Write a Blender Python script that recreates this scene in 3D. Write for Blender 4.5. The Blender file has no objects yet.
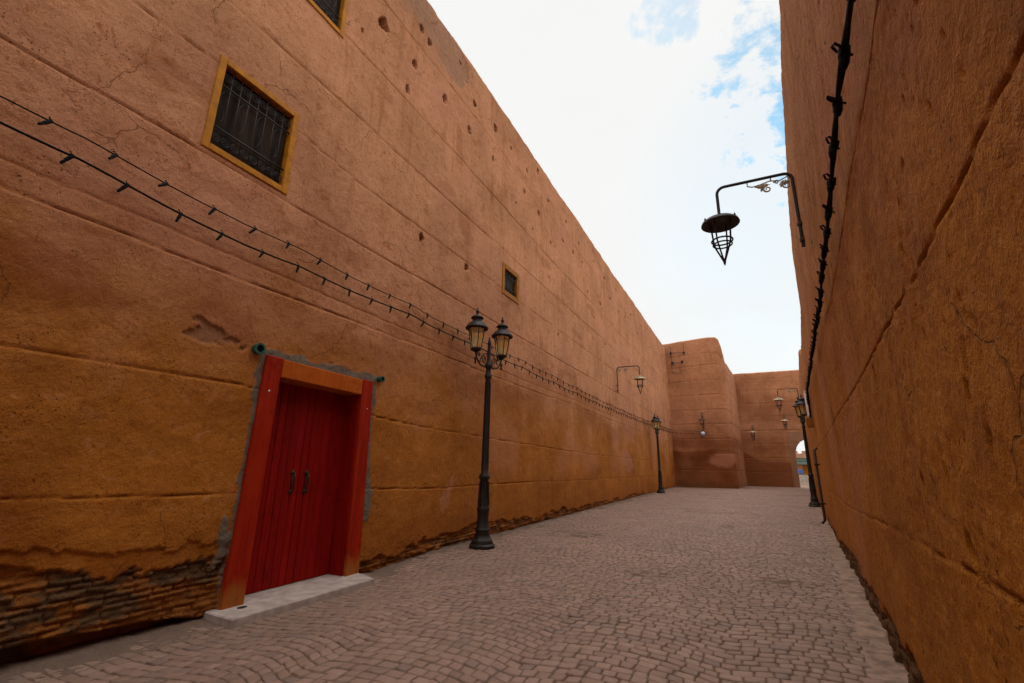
import bpy, math, random
import numpy as np
from mathutils import Matrix, Vector
random.seed(7)
rng = np.random.default_rng(11)
SC = bpy.context.scene
COL = SC.collection

# ---------------------------------------------------------------- camera
cam = bpy.data.cameras.new('camera')
cam.sensor_width = 36.0
cam.lens = 455.0 / 1024.0 * 36.0
cam.clip_start = 0.05
cam.clip_end = 2000
camo = bpy.data.objects.new('camera', cam)
COL.objects.link(camo)


def cam_axes(f=455.0, roll=math.radians(0.9), vp=(745, 468)):
    d = np.array([(vp[0] - 512) / f, -(vp[1] - 341.5) / f, -1.0])
    d /= np.linalg.norm(d)
    s, c = math.sin(roll), math.cos(roll)
    k = s * d[0] + c * d[1]
    a = -d[2] / k
    up = np.array([a * s, a * c, 1.0])
    up /= np.linalg.norm(up)
    if up[1] < 0:
        up = -up
    return np.array([np.cross(d, up), d, up])


CAM = cam_axes()
m = Matrix([list(r) for r in CAM]).to_4x4()
m.translation = Vector((0, 0, 1.4))
camo.matrix_world = m
SC.camera = camo

# ---------------------------------------------------------------- sky, sun, exposure
SUN_EL = math.radians(28)
SUN_AZ = math.radians(-74)          # compass direction of the sun, from +Y towards +X: beyond the tall left wall
SC.view_settings.view_transform = 'Standard'
SC.view_settings.look = 'None'
SC.view_settings.gamma = 1.0
SC.view_settings.use_curve_mapping = False
SC.view_settings.exposure = 0.12


class NT:
    """small helper for building node trees"""
    def __init__(s, tree):
        s.t = tree
        s.n = tree.nodes
        s.l = tree.links

    def node(s, kind, **kw):
        n = s.n.new(kind)
        for k, v in kw.items():
            setattr(n, k, v)
        return n

    def put(s, sock, val):
        if val is None:
            return
        if isinstance(val, bpy.types.NodeSocket):
            s.l.new(val, sock)
        else:
            if isinstance(val, (tuple, list)) and len(val) == 3 and sock.type == 'RGBA':
                val = (*val, 1)
            sock.default_value = val

    def math(s, op, a, b=None, c=None, clamp=False):
        n = s.node('ShaderNodeMath', operation=op, use_clamp=clamp)
        s.put(n.inputs[0], a)
        s.put(n.inputs[1], b)
        s.put(n.inputs[2], c)
        return n.outputs[0]

    def vmath(s, op, a, b=None):
        n = s.node('ShaderNodeVectorMath', operation=op)
        s.put(n.inputs[0], a)
        s.put(n.inputs[1], b)
        return n.outputs['Value'] if op in ('DOT_PRODUCT', 'LENGTH') else n.outputs[0]

    def mix(s, f, a, b, blend='MIX'):
        n = s.node('ShaderNodeMix', data_type='RGBA', blend_type=blend)
        s.put(n.inputs['Factor'], f)
        s.put(n.inputs[6], a)
        s.put(n.inputs[7], b)
        return n.outputs[2]

    def noise(s, vec, scale, detail=4, rough=0.55, dist=0.0):
        n = s.node('ShaderNodeTexNoise')
        s.put(n.inputs['Vector'], vec)
        s.put(n.inputs['Scale'], scale)
        s.put(n.inputs['Detail'], detail)
        s.put(n.inputs['Roughness'], rough)
        s.put(n.inputs['Distortion'], dist)
        return n.outputs['Fac']

    def vor(s, vec, scale, feature='F1'):
        n = s.node('ShaderNodeTexVoronoi', feature=feature)
        s.put(n.inputs['Vector'], vec)
        s.put(n.inputs['Scale'], scale)
        return n.outputs['Distance']

    def ramp(s, v, lo, hi, a=0.0, b=1.0):
        n = s.node('ShaderNodeMapRange', interpolation_type='SMOOTHSTEP')
        s.put(n.inputs['Value'], v)
        s.put(n.inputs['From Min'], lo)
        s.put(n.inputs['From Max'], hi)
        s.put(n.inputs['To Min'], a)
        s.put(n.inputs['To Max'], b)
        return n.outputs[0]

    def scale(s, vec, xyz):
        n = s.node('ShaderNodeMapping')
        s.put(n.inputs['Vector'], vec)
        n.inputs['Scale'].default_value = xyz
        return n.outputs[0]


W = bpy.data.worlds.new('World')
SC.world = W
W.use_nodes = True
w = NT(W.node_tree)
w.n.clear()
sky = w.node('ShaderNodeTexSky', sky_type='NISHITA')
sky.sun_disc = False
sky.sun_elevation = SUN_EL
sky.sun_rotation = SUN_AZ
sky.altitude = 450
sky.air_density = 1.0
sky.dust_density = 1.2
sky.ozone_density = 1.2
tc = w.node('ShaderNodeTexCoord')
dirv = tc.outputs['Generated']
sep = w.node('ShaderNodeSeparateXYZ')
w.put(sep.inputs[0], dirv)
zc = w.math('ADD', w.math('MAXIMUM', sep.outputs[2], 0.0), 0.25)
flat = w.node('ShaderNodeCombineXYZ')
w.put(flat.inputs[0], w.math('DIVIDE', sep.outputs[0], zc))
w.put(flat.inputs[1], w.math('DIVIDE', sep.outputs[1], zc))
n1 = w.noise(flat.outputs[0], 4.6, 8, 0.62, 0.25)
n3 = w.noise(flat.outputs[0], 15.0, 6, 0.65, 0.4)
n2 = w.noise(flat.outputs[0], 1.3, 5, 0.55, 0.1)


def lobe(v, lo, hi):
    v = Vector(v).normalized()
    return w.ramp(w.vmath('DOT_PRODUCT', dirv, tuple(v)), lo, hi)


def opening_in(v, lo, hi, k):
    # a break in the cloud: where the lobe plus the cloud noise is high enough
    lb = lobe(v, lo, hi)
    a = w.math('ADD', lb, w.math('MULTIPLY_ADD', n1, 4.8, -2.4))
    a = w.math('ADD', a, w.math('MULTIPLY_ADD', n3, 2.2, -1.1))
    return w.math('MULTIPLY', w.math('MULTIPLY', w.ramp(a, 0.55, 1.15), w.ramp(lb, 0.02, 0.25)), k)


open1 = opening_in((0.170, 0.735, 0.655), 0.978, 0.9985, 0.80)
open2 = opening_in((0.180, 0.790, 0.585), 0.982, 0.9985, 0.95)
open3 = w.math('MULTIPLY', opening_in((-0.045, 0.66, 0.75), 0.9962, 1.0003, 0.42), 1.0)
pale = w.math('MULTIPLY', lobe((0.16, 0.88, 0.45), 0.93, 0.995), w.ramp(n2, 0.25, 0.6, 0.03, 0.17))
away = w.ramp(w.vmath('DOT_PRODUCT', dirv, (-0.10, 0.80, 0.59)), 0.55, 0.80, 1.0, 0.0)
far_open = w.math('MULTIPLY', w.ramp(n2, 0.52, 0.66, 0, 0.8), away)
gap = w.math('MAXIMUM', w.math('MAXIMUM', open1, open2), w.math('MAXIMUM', open3, w.math('MAXIMUM', pale, far_open)))
zen = w.ramp(sep.outputs[2], 0.80, 0.96)            # the cloud veil is brightest overhead
cl = w.math('MULTIPLY_ADD', zen, 24.0, w.math('MULTIPLY_ADD', away, 3.5, 8.6))
cl = w.math('MULTIPLY', cl, w.ramp(n2, 0.2, 0.8, 0.97, 1.03))
clc = w.node('ShaderNodeCombineXYZ')
w.put(clc.inputs[0], w.math('MULTIPLY', cl, 0.998))
w.put(clc.inputs[1], cl)
w.put(clc.inputs[2], w.math('MULTIPLY', cl, 0.99))
skyc = w.mix(gap, clc.outputs[0], w.mix(1.0, sky.outputs[0], (3.0, 3.9, 3.3), 'MULTIPLY'))
bg = w.node('ShaderNodeBackground')
w.put(bg.inputs['Color'], skyc)
bg.inputs['Strength'].default_value = 0.1
wo = w.node('ShaderNodeOutputWorld')
w.l.new(bg.outputs[0], wo.inputs[0])

sun = bpy.data.lights.new('sun', 'SUN')
sun.energy = 2.5
sun.angle = math.radians(0.6)
sun.color = (1.0, 0.93, 0.82)
suno = bpy.data.objects.new('sun', sun)
COL.objects.link(suno)
sd = Vector((math.sin(SUN_AZ) * math.cos(SUN_EL), math.cos(SUN_AZ) * math.cos(SUN_EL), math.sin(SUN_EL)))
suno.rotation_euler = sd.to_track_quat('Z', 'Y').to_euler()
suno.location = (-30, 0, 40)

# ---------------------------------------------------------------- materials
def new_mat(name):
    mt = bpy.data.materials.new(name)
    mt.use_nodes = True
    t = NT(mt.node_tree)
    t.n.clear()
    out = t.node('ShaderNodeOutputMaterial')
    b = t.node('ShaderNodeBsdfPrincipled')
    t.l.new(b.outputs[0], out.inputs[0])
    return mt, t, b


def bump(t, b, h, strength, dist):
    n = t.node('ShaderNodeBump')
    n.inputs['Strength'].default_value = strength
    n.inputs['Distance'].default_value = dist
    t.put(n.inputs['Height'], h)
    t.l.new(n.outputs[0], b.inputs['Normal'])


def plaster(name, low, high, zlo, zhi, rough_bump=1.0, pits=0.5, streak=0.25):
    mt, t, b = new_mat(name)
    g = t.node('ShaderNodeNewGeometry')
    P = g.outputs['Position']
    sp = t.node('ShaderNodeSeparateXYZ')
    t.put(sp.inputs[0], P)
    z = sp.outputs[2]
    big = t.noise(P, 0.7, 4, 0.6, 0.4)
    mid = t.noise(P, 3.2, 6, 0.65, 0.3)
    fine = t.noise(P, 22, 5, 0.7)
    grain = t.noise(P, 110, 3, 0.7)
    stk = t.noise(t.scale(P, (5, 5, 0.5)), 1.0, 5, 0.6, 0.3)
    zz = t.math('ADD', z, t.math('MULTIPLY_ADD', big, 3.6, -1.8))
    zz = t.math('ADD', zz, t.math('MULTIPLY_ADD', mid, 1.2, -0.6))
    hm = t.ramp(zz, zlo, zhi)
    c = t.mix(hm, low, high)
    dark = tuple(v * k for v, k in zip(low, (0.60, 0.50, 0.40)))
    lite = tuple(min(1, v * k) for v, k in zip(high, (1.22, 1.25, 1.30)))
    c = t.mix(t.ramp(mid, 0.52, 0.80, 0, 0.6), c, dark)
    c = t.mix(t.ramp(mid, 0.20, 0.44, 0.45, 0.0), c, lite)
    c = t.mix(t.ramp(stk, 0.50, 0.80, 0, streak * 2), c, dark)
    c = t.mix(t.ramp(fine, 0.55, 0.80, 0, 0.45), c, dark)
    c = t.mix(t.ramp(fine, 0.20, 0.42, 0.3, 0), c, lite)
    mott = t.noise(t.scale(P, (1, 1, 1.5)), 6.5, 6, 0.72, 0.7)
    c = t.mix(t.ramp(mott, 0.52, 0.70, 0, 0.60), c, tuple(v * k for v, k in zip(low, (0.72, 0.56, 0.42))))
    c = t.mix(t.ramp(mott, 0.28, 0.45, 0.40, 0), c, lite)
    spk = t.noise(P, 52, 3, 0.6)
    c = t.mix(t.ramp(spk, 0.60, 0.70, 0, 0.6), c, tuple(v * 0.40 for v in low))
    spk2 = t.noise(t.scale(P, (1, 1, 0.6)), 19, 4, 0.75, 0.5)
    c = t.mix(t.math('MULTIPLY', t.ramp(spk2, 0.56, 0.70, 0, 0.62), t.ramp(t.noise(P, 1.7, 3), 0.38, 0.58, 0.25, 1.0)), c, tuple(v * k for v, k in zip(low, (0.50, 0.40, 0.35))))
    # hairline cracks
    wv = t.node('ShaderNodeVectorMath', operation='ADD')
    t.put(wv.inputs[0], P)
    nz = t.node('ShaderNodeTexNoise')
    t.put(nz.inputs['Vector'], P)
    nz.inputs['Scale'].default_value = 2.5
    nz.inputs['Detail'].default_value = 5
    t.put(wv.inputs[1], t.scale(nz.outputs['Color'], (0.55, 0.55, 0.55)))
    ve = t.node('ShaderNodeTexVoronoi', feature='DISTANCE_TO_EDGE')
    t.put(ve.inputs['Vector'], wv.outputs[0])
    ve.inputs['Scale'].default_value = 0.85
    crack = t.math('MULTIPLY', t.ramp(ve.outputs['Distance'], 0.002, 0.006, 1, 0), t.ramp(t.noise(P, 0.9, 3), 0.54, 0.62))
    c = t.mix(t.math('MULTIPLY', crack, 0.42), c, tuple(v * 0.33 for v in low))
    c = t.mix(1.0, c, t.mix(t.ramp(big, 0.3, 0.7), (0.84, 0.82, 0.79), (1.10, 1.10, 1.10)), 'MULTIPLY')
    # worn areas carried by the mesh: red = bare masonry, green = cement, blue = rust stain, alpha = pink repaint
    wa = t.node('ShaderNodeAttribute', attribute_name='wear')
    ws = t.node('ShaderNodeSeparateColor')
    t.put(ws.inputs[0], wa.outputs['Color'])
    ta = t.node('ShaderNodeAttribute', attribute_name='tone')
    tone = ta.outputs['Fac']
    c = t.mix(ws.outputs[2], c, tuple(v * k for v, k in zip(low, (0.50, 0.34, 0.22))))
    c = t.mix(wa.outputs['Alpha'], c, (0.50, 0.205, 0.115))
    brick = t.mix(tone, (0.080, 0.038, 0.015), (0.170, 0.084, 0.033))
    brick = t.mix(t.ramp(fine, 0.35, 0.7, 0, 0.6), brick, (0.10, 0.062, 0.038))
    c = t.mix(ws.outputs[0], c, brick)
    cem = t.mix(mid, (0.12, 0.088, 0.062), (0.23, 0.172, 0.125))
    c = t.mix(ws.outputs[1], c, cem)
    # pits
    pv = t.vor(t.scale(P, (1, 1, 0.55)), 34)
    pm = t.ramp(t.noise(P, 2.3, 3, 0.6), 0.50, 0.66)
    pit = t.math('MULTIPLY', t.ramp(pv, 0.10, 0.24, 1, 0), pm)
    c = t.mix(t.math('MULTIPLY', pit, pits), c, tuple(v * 0.35 for v in low))
    t.put(b.inputs['Base Color'], c)
    b.inputs['Roughness'].default_value = 0.93
    b.inputs['Specular IOR Level'].default_value = 0.18
    h = t.math('ADD', t.math('MULTIPLY', fine, 0.6), t.math('MULTIPLY', grain, 0.22))
    h = t.math('ADD', h, t.math('MULTIPLY', mid, 0.9))
    h = t.math('SUBTRACT', h, t.math('MULTIPLY', pit, 0.6))
    h = t.math('SUBTRACT', h, t.math('MULTIPLY', crack, 0.5))
    h = t.math('ADD', h, t.math('MULTIPLY', spk2, -0.7))
    bump(t, b, h, 0.95 * rough_bump, 0.024)
    return mt


M = {}
M['plaster'] = plaster('ochre plaster', (0.435, 0.147, 0.017), (0.525, 0.228, 0.112), 1.8, 4.3, 1.0, 0.55, 0.22)
M['plaster_right'] = plaster('coarse ochre stucco', (0.420, 0.152, 0.011), (0.490, 0.218, 0.078), 2.4, 4.9, 1.25, 0.8, 0.42)
M['plaster_far'] = plaster('red ochre plaster', (0.330, 0.122, 0.046), (0.445, 0.186, 0.090), 1.8, 5.0, 0.9, 0.3, 0.2)


def simple(name, col, rough=0.5, metal=0.0, var=0.25, scale=14, bmp=0.15, spec=0.5):
    mt, t, b = new_mat(name)
    tcn = t.node('ShaderNodeTexCoord')
    P = tcn.outputs['Object']
    n = t.noise(P, scale, 5, 0.6, 0.2)
    d = tuple(v * (1 - var) for v in col)
    l = tuple(min(1, v * (1 + var)) for v in col)
    t.put(b.inputs['Base Color'], t.mix(t.ramp(n, 0.25, 0.75), d, l))
    t.put(b.inputs['Roughness'], t.ramp(n, 0.2, 0.8, max(0.05, rough - 0.12), min(1, rough + 0.12)))
    b.inputs['Metallic'].default_value = metal
    b.inputs['Specular IOR Level'].default_value = spec
    bump(t, b, n, bmp, 0.01)
    return mt


M['iron'] = simple('dark painted iron', (0.020, 0.0125, 0.009), 0.55, 0.0, 0.45, 9, 0.25, 0.28)
M['iron_brown'] = simple('brown weathered iron', (0.055, 0.028, 0.018), 0.55, 0.3, 0.45, 12, 0.25)
M['cable'] = simple('black rubber cable', (0.006, 0.005, 0.005), 0.8, 0, 0.4, 30, 0.2, 0.12)
M['ornament'] = simple('bleached gilt iron', (0.34, 0.27, 0.16), 0.55, 0.2, 0.35, 25, 0.2)
M['shade_pale'] = simple('pale enamel shade', (0.40, 0.31, 0.17), 0.45, 0, 0.25, 8, 0.1)
M['stone'] = simple('worn pale marble step', (0.40, 0.315, 0.265), 0.7, 0, 0.28, 7, 0.2)
M['green'] = simple('green painted metal', (0.018, 0.075, 0.052), 0.5, 0.1, 0.4, 30, 0.2)
M['white'] = simple('white painted sheet', (0.72, 0.66, 0.62), 0.5, 0, 0.12, 6, 0.05)
M['yellow_wood'] = simple('mustard painted wood', (0.43, 0.155, 0.006), 0.6, 0, 0.25, 9, 0.2, 0.15)
M['brown_wood'] = simple('brown painted wood', (0.30, 0.105, 0.012), 0.65, 0, 0.25, 9, 0.2, 0.1)
M['concrete'] = simple('dusty concrete gutter', (0.26, 0.165, 0.115), 0.9, 0, 0.45, 7, 0.9, 0.2)
M['cloth_blue'] = simple('blue cloth', (0.06, 0.13, 0.38), 0.8, 0, 0.2, 5, 0.1)
M['brass'] = simple('old brass', (0.055, 0.026, 0.011), 0.5, 0.5, 0.35, 40, 0.2)
M['awning'] = simple('dark green awning', (0.012, 0.026, 0.012), 0.8, 0, 0.3, 5, 0.1)
M['plaza'] = simple('salmon render', (0.46, 0.22, 0.13), 0.9, 0, 0.2, 0.8, 0.1, 0.2)


def wood(name, a, bcol, foot=None):
    mt, t, b = new_mat(name)
    g = t.node('ShaderNodeNewGeometry')
    P = g.outputs['Position']
    isl = g.outputs['Random Per Island']
    off = t.node('ShaderNodeCombineXYZ')
    t.put(off.inputs[0], t.math('MULTIPLY', isl, 17.0))
    t.put(off.inputs[1], t.math('MULTIPLY', isl, 5.0))
    Q = t.vmath('ADD', P, off.outputs[0])
    n = t.noise(t.scale(Q, (14, 14, 1.1)), 1.0, 6, 0.6, 0.8)
    n2 = t.noise(t.scale(Q, (70, 70, 2.5)), 1.0, 4, 0.6)
    c = t.mix(t.ramp(n, 0.28, 0.72), a, bcol)
    c = t.mix(t.ramp(n2, 0.55, 0.8, 0, 0.5), c, tuple(v * 0.45 for v in a))
    c = t.mix(t.math('MULTIPLY', isl, 0.35), c, tuple(v * 0.6 for v in a))
    if foot:
        sp = t.node('ShaderNodeSeparateXYZ')
        t.put(sp.inputs[0], P)
        zz = t.math('ADD', sp.outputs[2], t.math('MULTIPLY', n, 0.35))
        c = t.mix(t.ramp(zz, 0.24, 0.46, 0.70, 0), c, foot)
    grime = t.noise(P, 7, 6, 0.7, 0.5)
    c = t.mix(t.ramp(grime, 0.52, 0.72, 0, 0.55), c, tuple(v * 0.4 for v in a))
    t.put(b.inputs['Base Color'], c)
    t.put(b.inputs['Roughness'], t.ramp(n, 0.2, 0.8, 0.42, 0.62))
    b.inputs['Specular IOR Level'].default_value = 0.08
    bump(t, b, t.math('ADD', n, t.math('MULTIPLY', n2, 0.5)), 0.35, 0.008)
    return mt


M['red_door'] = wood('red varnished boards', (0.225, 0.0045, 0.003), (0.335, 0.0085, 0.004))
M['red_jamb'] = wood('red varnished jamb', (0.29, 0.010, 0.003), (0.42, 0.028, 0.004), (0.33, 0.13, 0.025))
M['orange_lintel'] = wood('orange varnished lintel', (0.44, 0.080, 0.006), (0.54, 0.120, 0.010))

# dark window glass
mt, t, b = new_mat('dark window glass')
tcn = t.node('ShaderNodeTexCoord')
n = t.noise(t.scale(tcn.outputs['Object'], (1, 9, 0.7)), 1.0, 4, 0.6)
t.put(b.inputs['Base Color'], t.mix(t.ramp(n, 0.3, 0.7), (0.010, 0.005, 0.003), (0.042, 0.020, 0.009)))
b.inputs['Roughness'].default_value = 0.35
b.inputs['Specular IOR Level'].default_value = 0.05
M['pane'] = mt
# lantern glass: amber frosted panels
mt, t, b = new_mat('amber lantern glass')
tcn = t.node('ShaderNodeTexCoord')
n = t.noise(tcn.outputs['Object'], 6, 4, 0.6)
t.put(b.inputs['Base Color'], t.mix(t.ramp(n, 0.3, 0.7), (0.85, 0.56, 0.16), (0.98, 0.84, 0.52)))
b.inputs['Roughness'].default_value = 0.25
b.inputs['Transmission Weight'].default_value = 0.7
b.inputs['IOR'].default_value = 1.2
M['amber'] = mt
# milky globe
mt, t, b = new_mat('bluish white glass')
b.inputs['Base Color'].default_value = (0.55, 0.66, 0.82, 1)
b.inputs['Roughness'].default_value = 0.2
M['milk'] = mt

# stone setts
mt, t, b = new_mat('worn pink-grey setts')
g = t.node('ShaderNodeNewGeometry')
P = g.outputs['Position']
isl = g.outputs['Random Per Island']
big = t.noise(P, 0.55, 4, 0.6)
fine = t.noise(P, 45, 5, 0.7)
mid = t.noise(P, 9, 4, 0.6)
c = t.mix(isl, (0.225, 0.132, 0.090), (0.305, 0.187, 0.134))
c = t.mix(t.ramp(big, 0.35, 0.7, 0, 0.50), c, (0.190, 0.118, 0.082))
blot = t.noise(P, 2.6, 6, 0.68, 0.4)
c = t.mix(t.ramp(blot, 0.52, 0.72, 0, 0.60), c, (0.165, 0.105, 0.080))
c = t.mix(t.ramp(blot, 0.26, 0.44, 0.35, 0), c, (0.29, 0.185, 0.137))
odd = t.ramp(t.math('FRACT', t.math('MULTIPLY', isl, 37.7)), 0.90, 0.92)
c = t.mix(t.math('MULTIPLY', odd, 0.45), c, (0.15, 0.10, 0.085))
c = t.mix(t.ramp(fine, 0.52, 0.8, 0, 0.5), c, (0.20, 0.135, 0.11))
t.put(b.inputs['Base Color'], c)
t.put(b.inputs['Roughness'], t.ramp(mid, 0.25, 0.75, 0.52, 0.80))
b.inputs['Specular IOR Level'].default_value = 0.35
bump(t, b, t.math('ADD', fine, t.math('MULTIPLY', mid, 0.8)), 0.45, 0.008)
M['sett'] = mt
# dusty earth
mt, t, b = new_mat('dusty earth')
g = t.node('ShaderNodeNewGeometry')
P = g.outputs['Position']
n = t.noise(P, 1.5, 6, 0.65)
f = t.noise(P, 60, 4, 0.7)
c = t.mix(t.ramp(n, 0.3, 0.7), (0.150, 0.094, 0.066), (0.24, 0.155, 0.112))
c = t.mix(t.ramp(f, 0.45, 0.7, 0, 0.7), c, (0.10, 0.062, 0.042))
t.put(b.inputs['Base Color'], c)
b.inputs['Roughness'].default_value = 0.95
b.inputs['Specular IOR Level'].default_value = 0.15
bump(t, b, t.math('ADD', n, f), 0.9, 0.02)
M['earth'] = mt

# ---------------------------------------------------------------- object helpers
def mesh_obj(name, verts, faces, mat, parent=None, smooth=False, loc=(0, 0, 0)):
    me = bpy.data.meshes.new(name)
    me.from_pydata([tuple(v) for v in verts], [], faces)
    me.update()
    if smooth:
        me.polygons.foreach_set('use_smooth', [True] * len(me.polygons))
    me.materials.append(mat)
    o = bpy.data.objects.new(name, me)
    COL.objects.link(o)
    o.location = loc
    if parent:
        o.parent = parent
    return o


def empty(name, loc, rz=0.0, rx=0.0, ry=0.0):
    o = bpy.data.objects.new(name, None)
    o.empty_display_size = 0.2
    COL.objects.link(o)
    o.location = loc
    o.rotation_euler = (rx, ry, rz)
    return o


def tag(o, label=None, cat=None, group=None, kind=None):
    for k, v in (('label', label), ('category', cat), ('group', group), ('kind', kind)):
        if v:
            o[k] = v
    return o


def copy_tree(o, parent=None):
    c = o.copy()
    COL.objects.link(c)
    if parent:
        c.parent = parent
    for ch in list(o.children):
        copy_tree(ch, c)
    return c


class MB:
    def __init__(s):
        s.v = []
        s.f = []

    def add(s, vs, fs):
        k = len(s.v)
        s.v += [tuple(map(float, v)) for v in vs]
        s.f += [tuple(i + k for i in f) for f in fs]
        return s

    def box(s, a, b, bev=0.0):
        (x0, y0, z0), (x1, y1, z1) = a, b
        x0, x1 = sorted((x0, x1)); y0, y1 = sorted((y0, y1)); z0, z1 = sorted((z0, z1))
        if bev <= 0:
            vs = [(x, y, z) for z in (z0, z1) for x, y in ((x0, y0), (x1, y0), (x1, y1), (x0, y1))]
            return s.add(vs, [(0, 3, 2, 1), (4, 5, 6, 7), (0, 1, 5, 4), (1, 2, 6, 5), (2, 3, 7, 6), (3, 0, 4, 7)])
        e = bev
        rings = []
        for z, i in ((z0, e), (z0 + e, 0), (z1 - e, 0), (z1, e)):
            ring = []
            for (x, y, sx, sy) in ((x0, y0, 1, 1), (x1, y0, -1, 1), (x1, y1, -1, -1), (x0, y1, 1, -1)):
                pts = [(x + sx * i, y + sy * (i + e), z), (x + sx * (i + e), y + sy * i, z)]
                if sx * sy < 0:
                    pts.reverse()
                ring += pts
            rings.append(ring)
        vs = [p for r in rings for p in r]
        fs = [tuple(range(7, -1, -1)), tuple(range(24, 32))]
        for r in range(3):
            for i in range(8):
                j = (i + 1) % 8
                fs.append((r * 8 + i, r * 8 + j, r * 8 + 8 + j, r * 8 + 8 + i))
        return s.add(vs, fs)

    def tube(s, pts, r, n=8, cap=True):
        pts = [Vector(p) for p in pts]
        rs = r if isinstance(r, (list, tuple)) else [r] * len(pts)
        vs, fs = [], []
        prev = None
        for i, p in enumerate(pts):
            d = (pts[min(i + 1, len(pts) - 1)] - pts[max(i - 1, 0)]).normalized()
            if prev is None:
                a = d.cross(Vector((0, 0, 1)))
                if a.length < 0.05:
                    a = d.cross(Vector((1, 0, 0)))
            else:
                a = prev - d * prev.dot(d)
            a.normalize()
            prev = a
            bb = d.cross(a)
            for k in range(n):
                t = 2 * math.pi * k / n
                vs.append(p + (a * math.cos(t) + bb * math.sin(t)) * rs[i])
        for i in range(len(pts) - 1):
            for k in range(n):
                j = (k + 1) % n
                fs.append((i * n + k, i * n + j, (i + 1) * n + j, (i + 1) * n + k))
        if cap:
            fs.append(tuple(range(n - 1, -1, -1)))
            fs.append(tuple((len(pts) - 1) * n + k for k in range(n)))
        return s.add(vs, fs)

    def lathe(s, prof, c=(0, 0, 0), n=16, a0=0.0, scale=(1, 1)):
        vs, fs = [], []
        for r, z in prof:
            for k in range(n):
                t = a0 + 2 * math.pi * k / n
                vs.append((c[0] + r * math.cos(t) * scale[0], c[1] + r * math.sin(t) * scale[1], c[2] + z))
        for i in range(len(prof) - 1):
            for k in range(n):
                j = (k + 1) % n
                fs.append((i * n + k, i * n + j, (i + 1) * n + j, (i + 1) * n + k))
        if prof[0][0] > 1e-4:
            fs.append(tuple(range(n - 1, -1, -1)))
        if prof[-1][0] > 1e-4:
            fs.append(tuple((len(prof) - 1) * n + k for k in range(n)))
        return s.add(vs, fs)

    def torus(s, c, R, r, n=20, axis='z'):
        pts = []
        for k in range(n + 1):
            t = 2 * math.pi * k / n
            a, b_ = R * math.cos(t), R * math.sin(t)
            pts.append({'z': (c[0] + a, c[1] + b_, c[2]), 'x': (c[0], c[1] + a, c[2] + b_), 'y': (c[0] + a, c[1], c[2] + b_)}[axis])
        return s.tube(pts, r, 6, False)

    def build(s, name, mat, parent=None, smooth=False, loc=None):
        vs = s.v
        if loc is not None:
            vs = [(x - loc[0], y - loc[1], z - loc[2]) for x, y, z in vs]
        return mesh_obj(name, vs, s.f, mat, parent, smooth, loc or (0, 0, 0))


def shade_auto(o, ang=40):
    """smooth faces, sharp edges kept"""
    me = o.data
    me.polygons.foreach_set('use_smooth', [True] * len(me.polygons))
    me.set_sharp_from_angle(angle=math.radians(ang))
    return o


# ---------------------------------------------------------------- noise for the masonry
def _hash(ix, iy, seed):
    h = (ix.astype(np.int64) * 374761393 + iy.astype(np.int64) * 668265263 + seed * 1442695041) & 0x7fffffff
    h = ((h ^ (h >> 13)) * 1274126177) & 0x7fffffff
    h = (h ^ (h >> 16)) & 0xffffff
    return h / float(0xffffff)


def vn(x, y, seed=0):
    ix, iy = np.floor(x), np.floor(y)
    fx, fy = x - ix, y - iy
    fx = fx * fx * fx * (fx * (fx * 6 - 15) + 10)
    fy = fy * fy * fy * (fy * (fy * 6 - 15) + 10)
    a, b_, c, d = _hash(ix, iy, seed), _hash(ix + 1, iy, seed), _hash(ix, iy + 1, seed), _hash(ix + 1, iy + 1, seed)
    return (a * (1 - fx) + b_ * fx) * (1 - fy) + (c * (1 - fx) + d * fx) * fy


def fbm(x, y, seed=0, octv=4, rough=0.5):
    s, amp, tot = 0, 1.0, 0.0
    for i in range(octv):
        s = s + amp * vn(x * 2 ** i + 13.7 * i, y * 2 ** i + 7.3 * i, seed + i)
        tot += amp
        amp *= rough
    return s / tot - 0.5


def sm(v, lo, hi):
    t = np.clip((v - lo) / (hi - lo), 0, 1)
    return t * t * (3 - 2 * t)


def seam(S, Z, zc, width, depth, seed, lip=0.006, breakup=0.35):
    """one lift joint of rammed earth: a groove whose lower lift stands slightly proud"""
    wob = 0.028 * fbm(S * 0.45, S * 0 + seed, seed, 3) * 2 + 0.009 * fbm(S * 7, S * 0 + seed, seed + 5, 3) * 2
    d = Z - (zc + wob)
    st = np.clip(1 - breakup + 2 * breakup * (fbm(S * 0.9, S * 0 + 3.1 * seed, seed + 9, 3) * 2 + 0.5), 0.25, 1.4)
    g = np.exp(-(d / width) ** 2)
    dz = -depth * st * g + lip * sm(-d, 0, 0.02) * np.exp(np.minimum(d, 0) / 0.16)
    return dz, g * st


def bricks(S, Z, ch, bl, seed):
    row = np.floor(Z / ch + 0.25 * fbm(S * 1.2, Z * 1.2, seed, 2))
    off = _hash(row, row * 0 + 3, seed) * bl
    ln = bl * (0.75 + 0.5 * _hash(row, row * 0 + 8, seed))
    col = np.floor((S + off + 0.02 * fbm(S * 8, Z * 8, seed + 1, 2)) / ln)
    r = _hash(row, col, seed + 2)
    fz = Z / ch - np.floor(Z / ch)
    fs = (S + off) / ln - col
    joint = np.minimum(np.minimum(fz, 1 - fz) * ch, np.minimum(fs, 1 - fs) * ln)
    return r, np.clip(joint / 0.012, 0, 1)


def spaced(edges):
    out = []
    for (a, b_, d) in edges:
        n = max(1, int(round((b_ - a) / d)))
        out.append(np.linspace(a, b_, n, endpoint=False))
    out.append(np.array([edges[-1][1]]))
    return np.concatenate(out)


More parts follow.
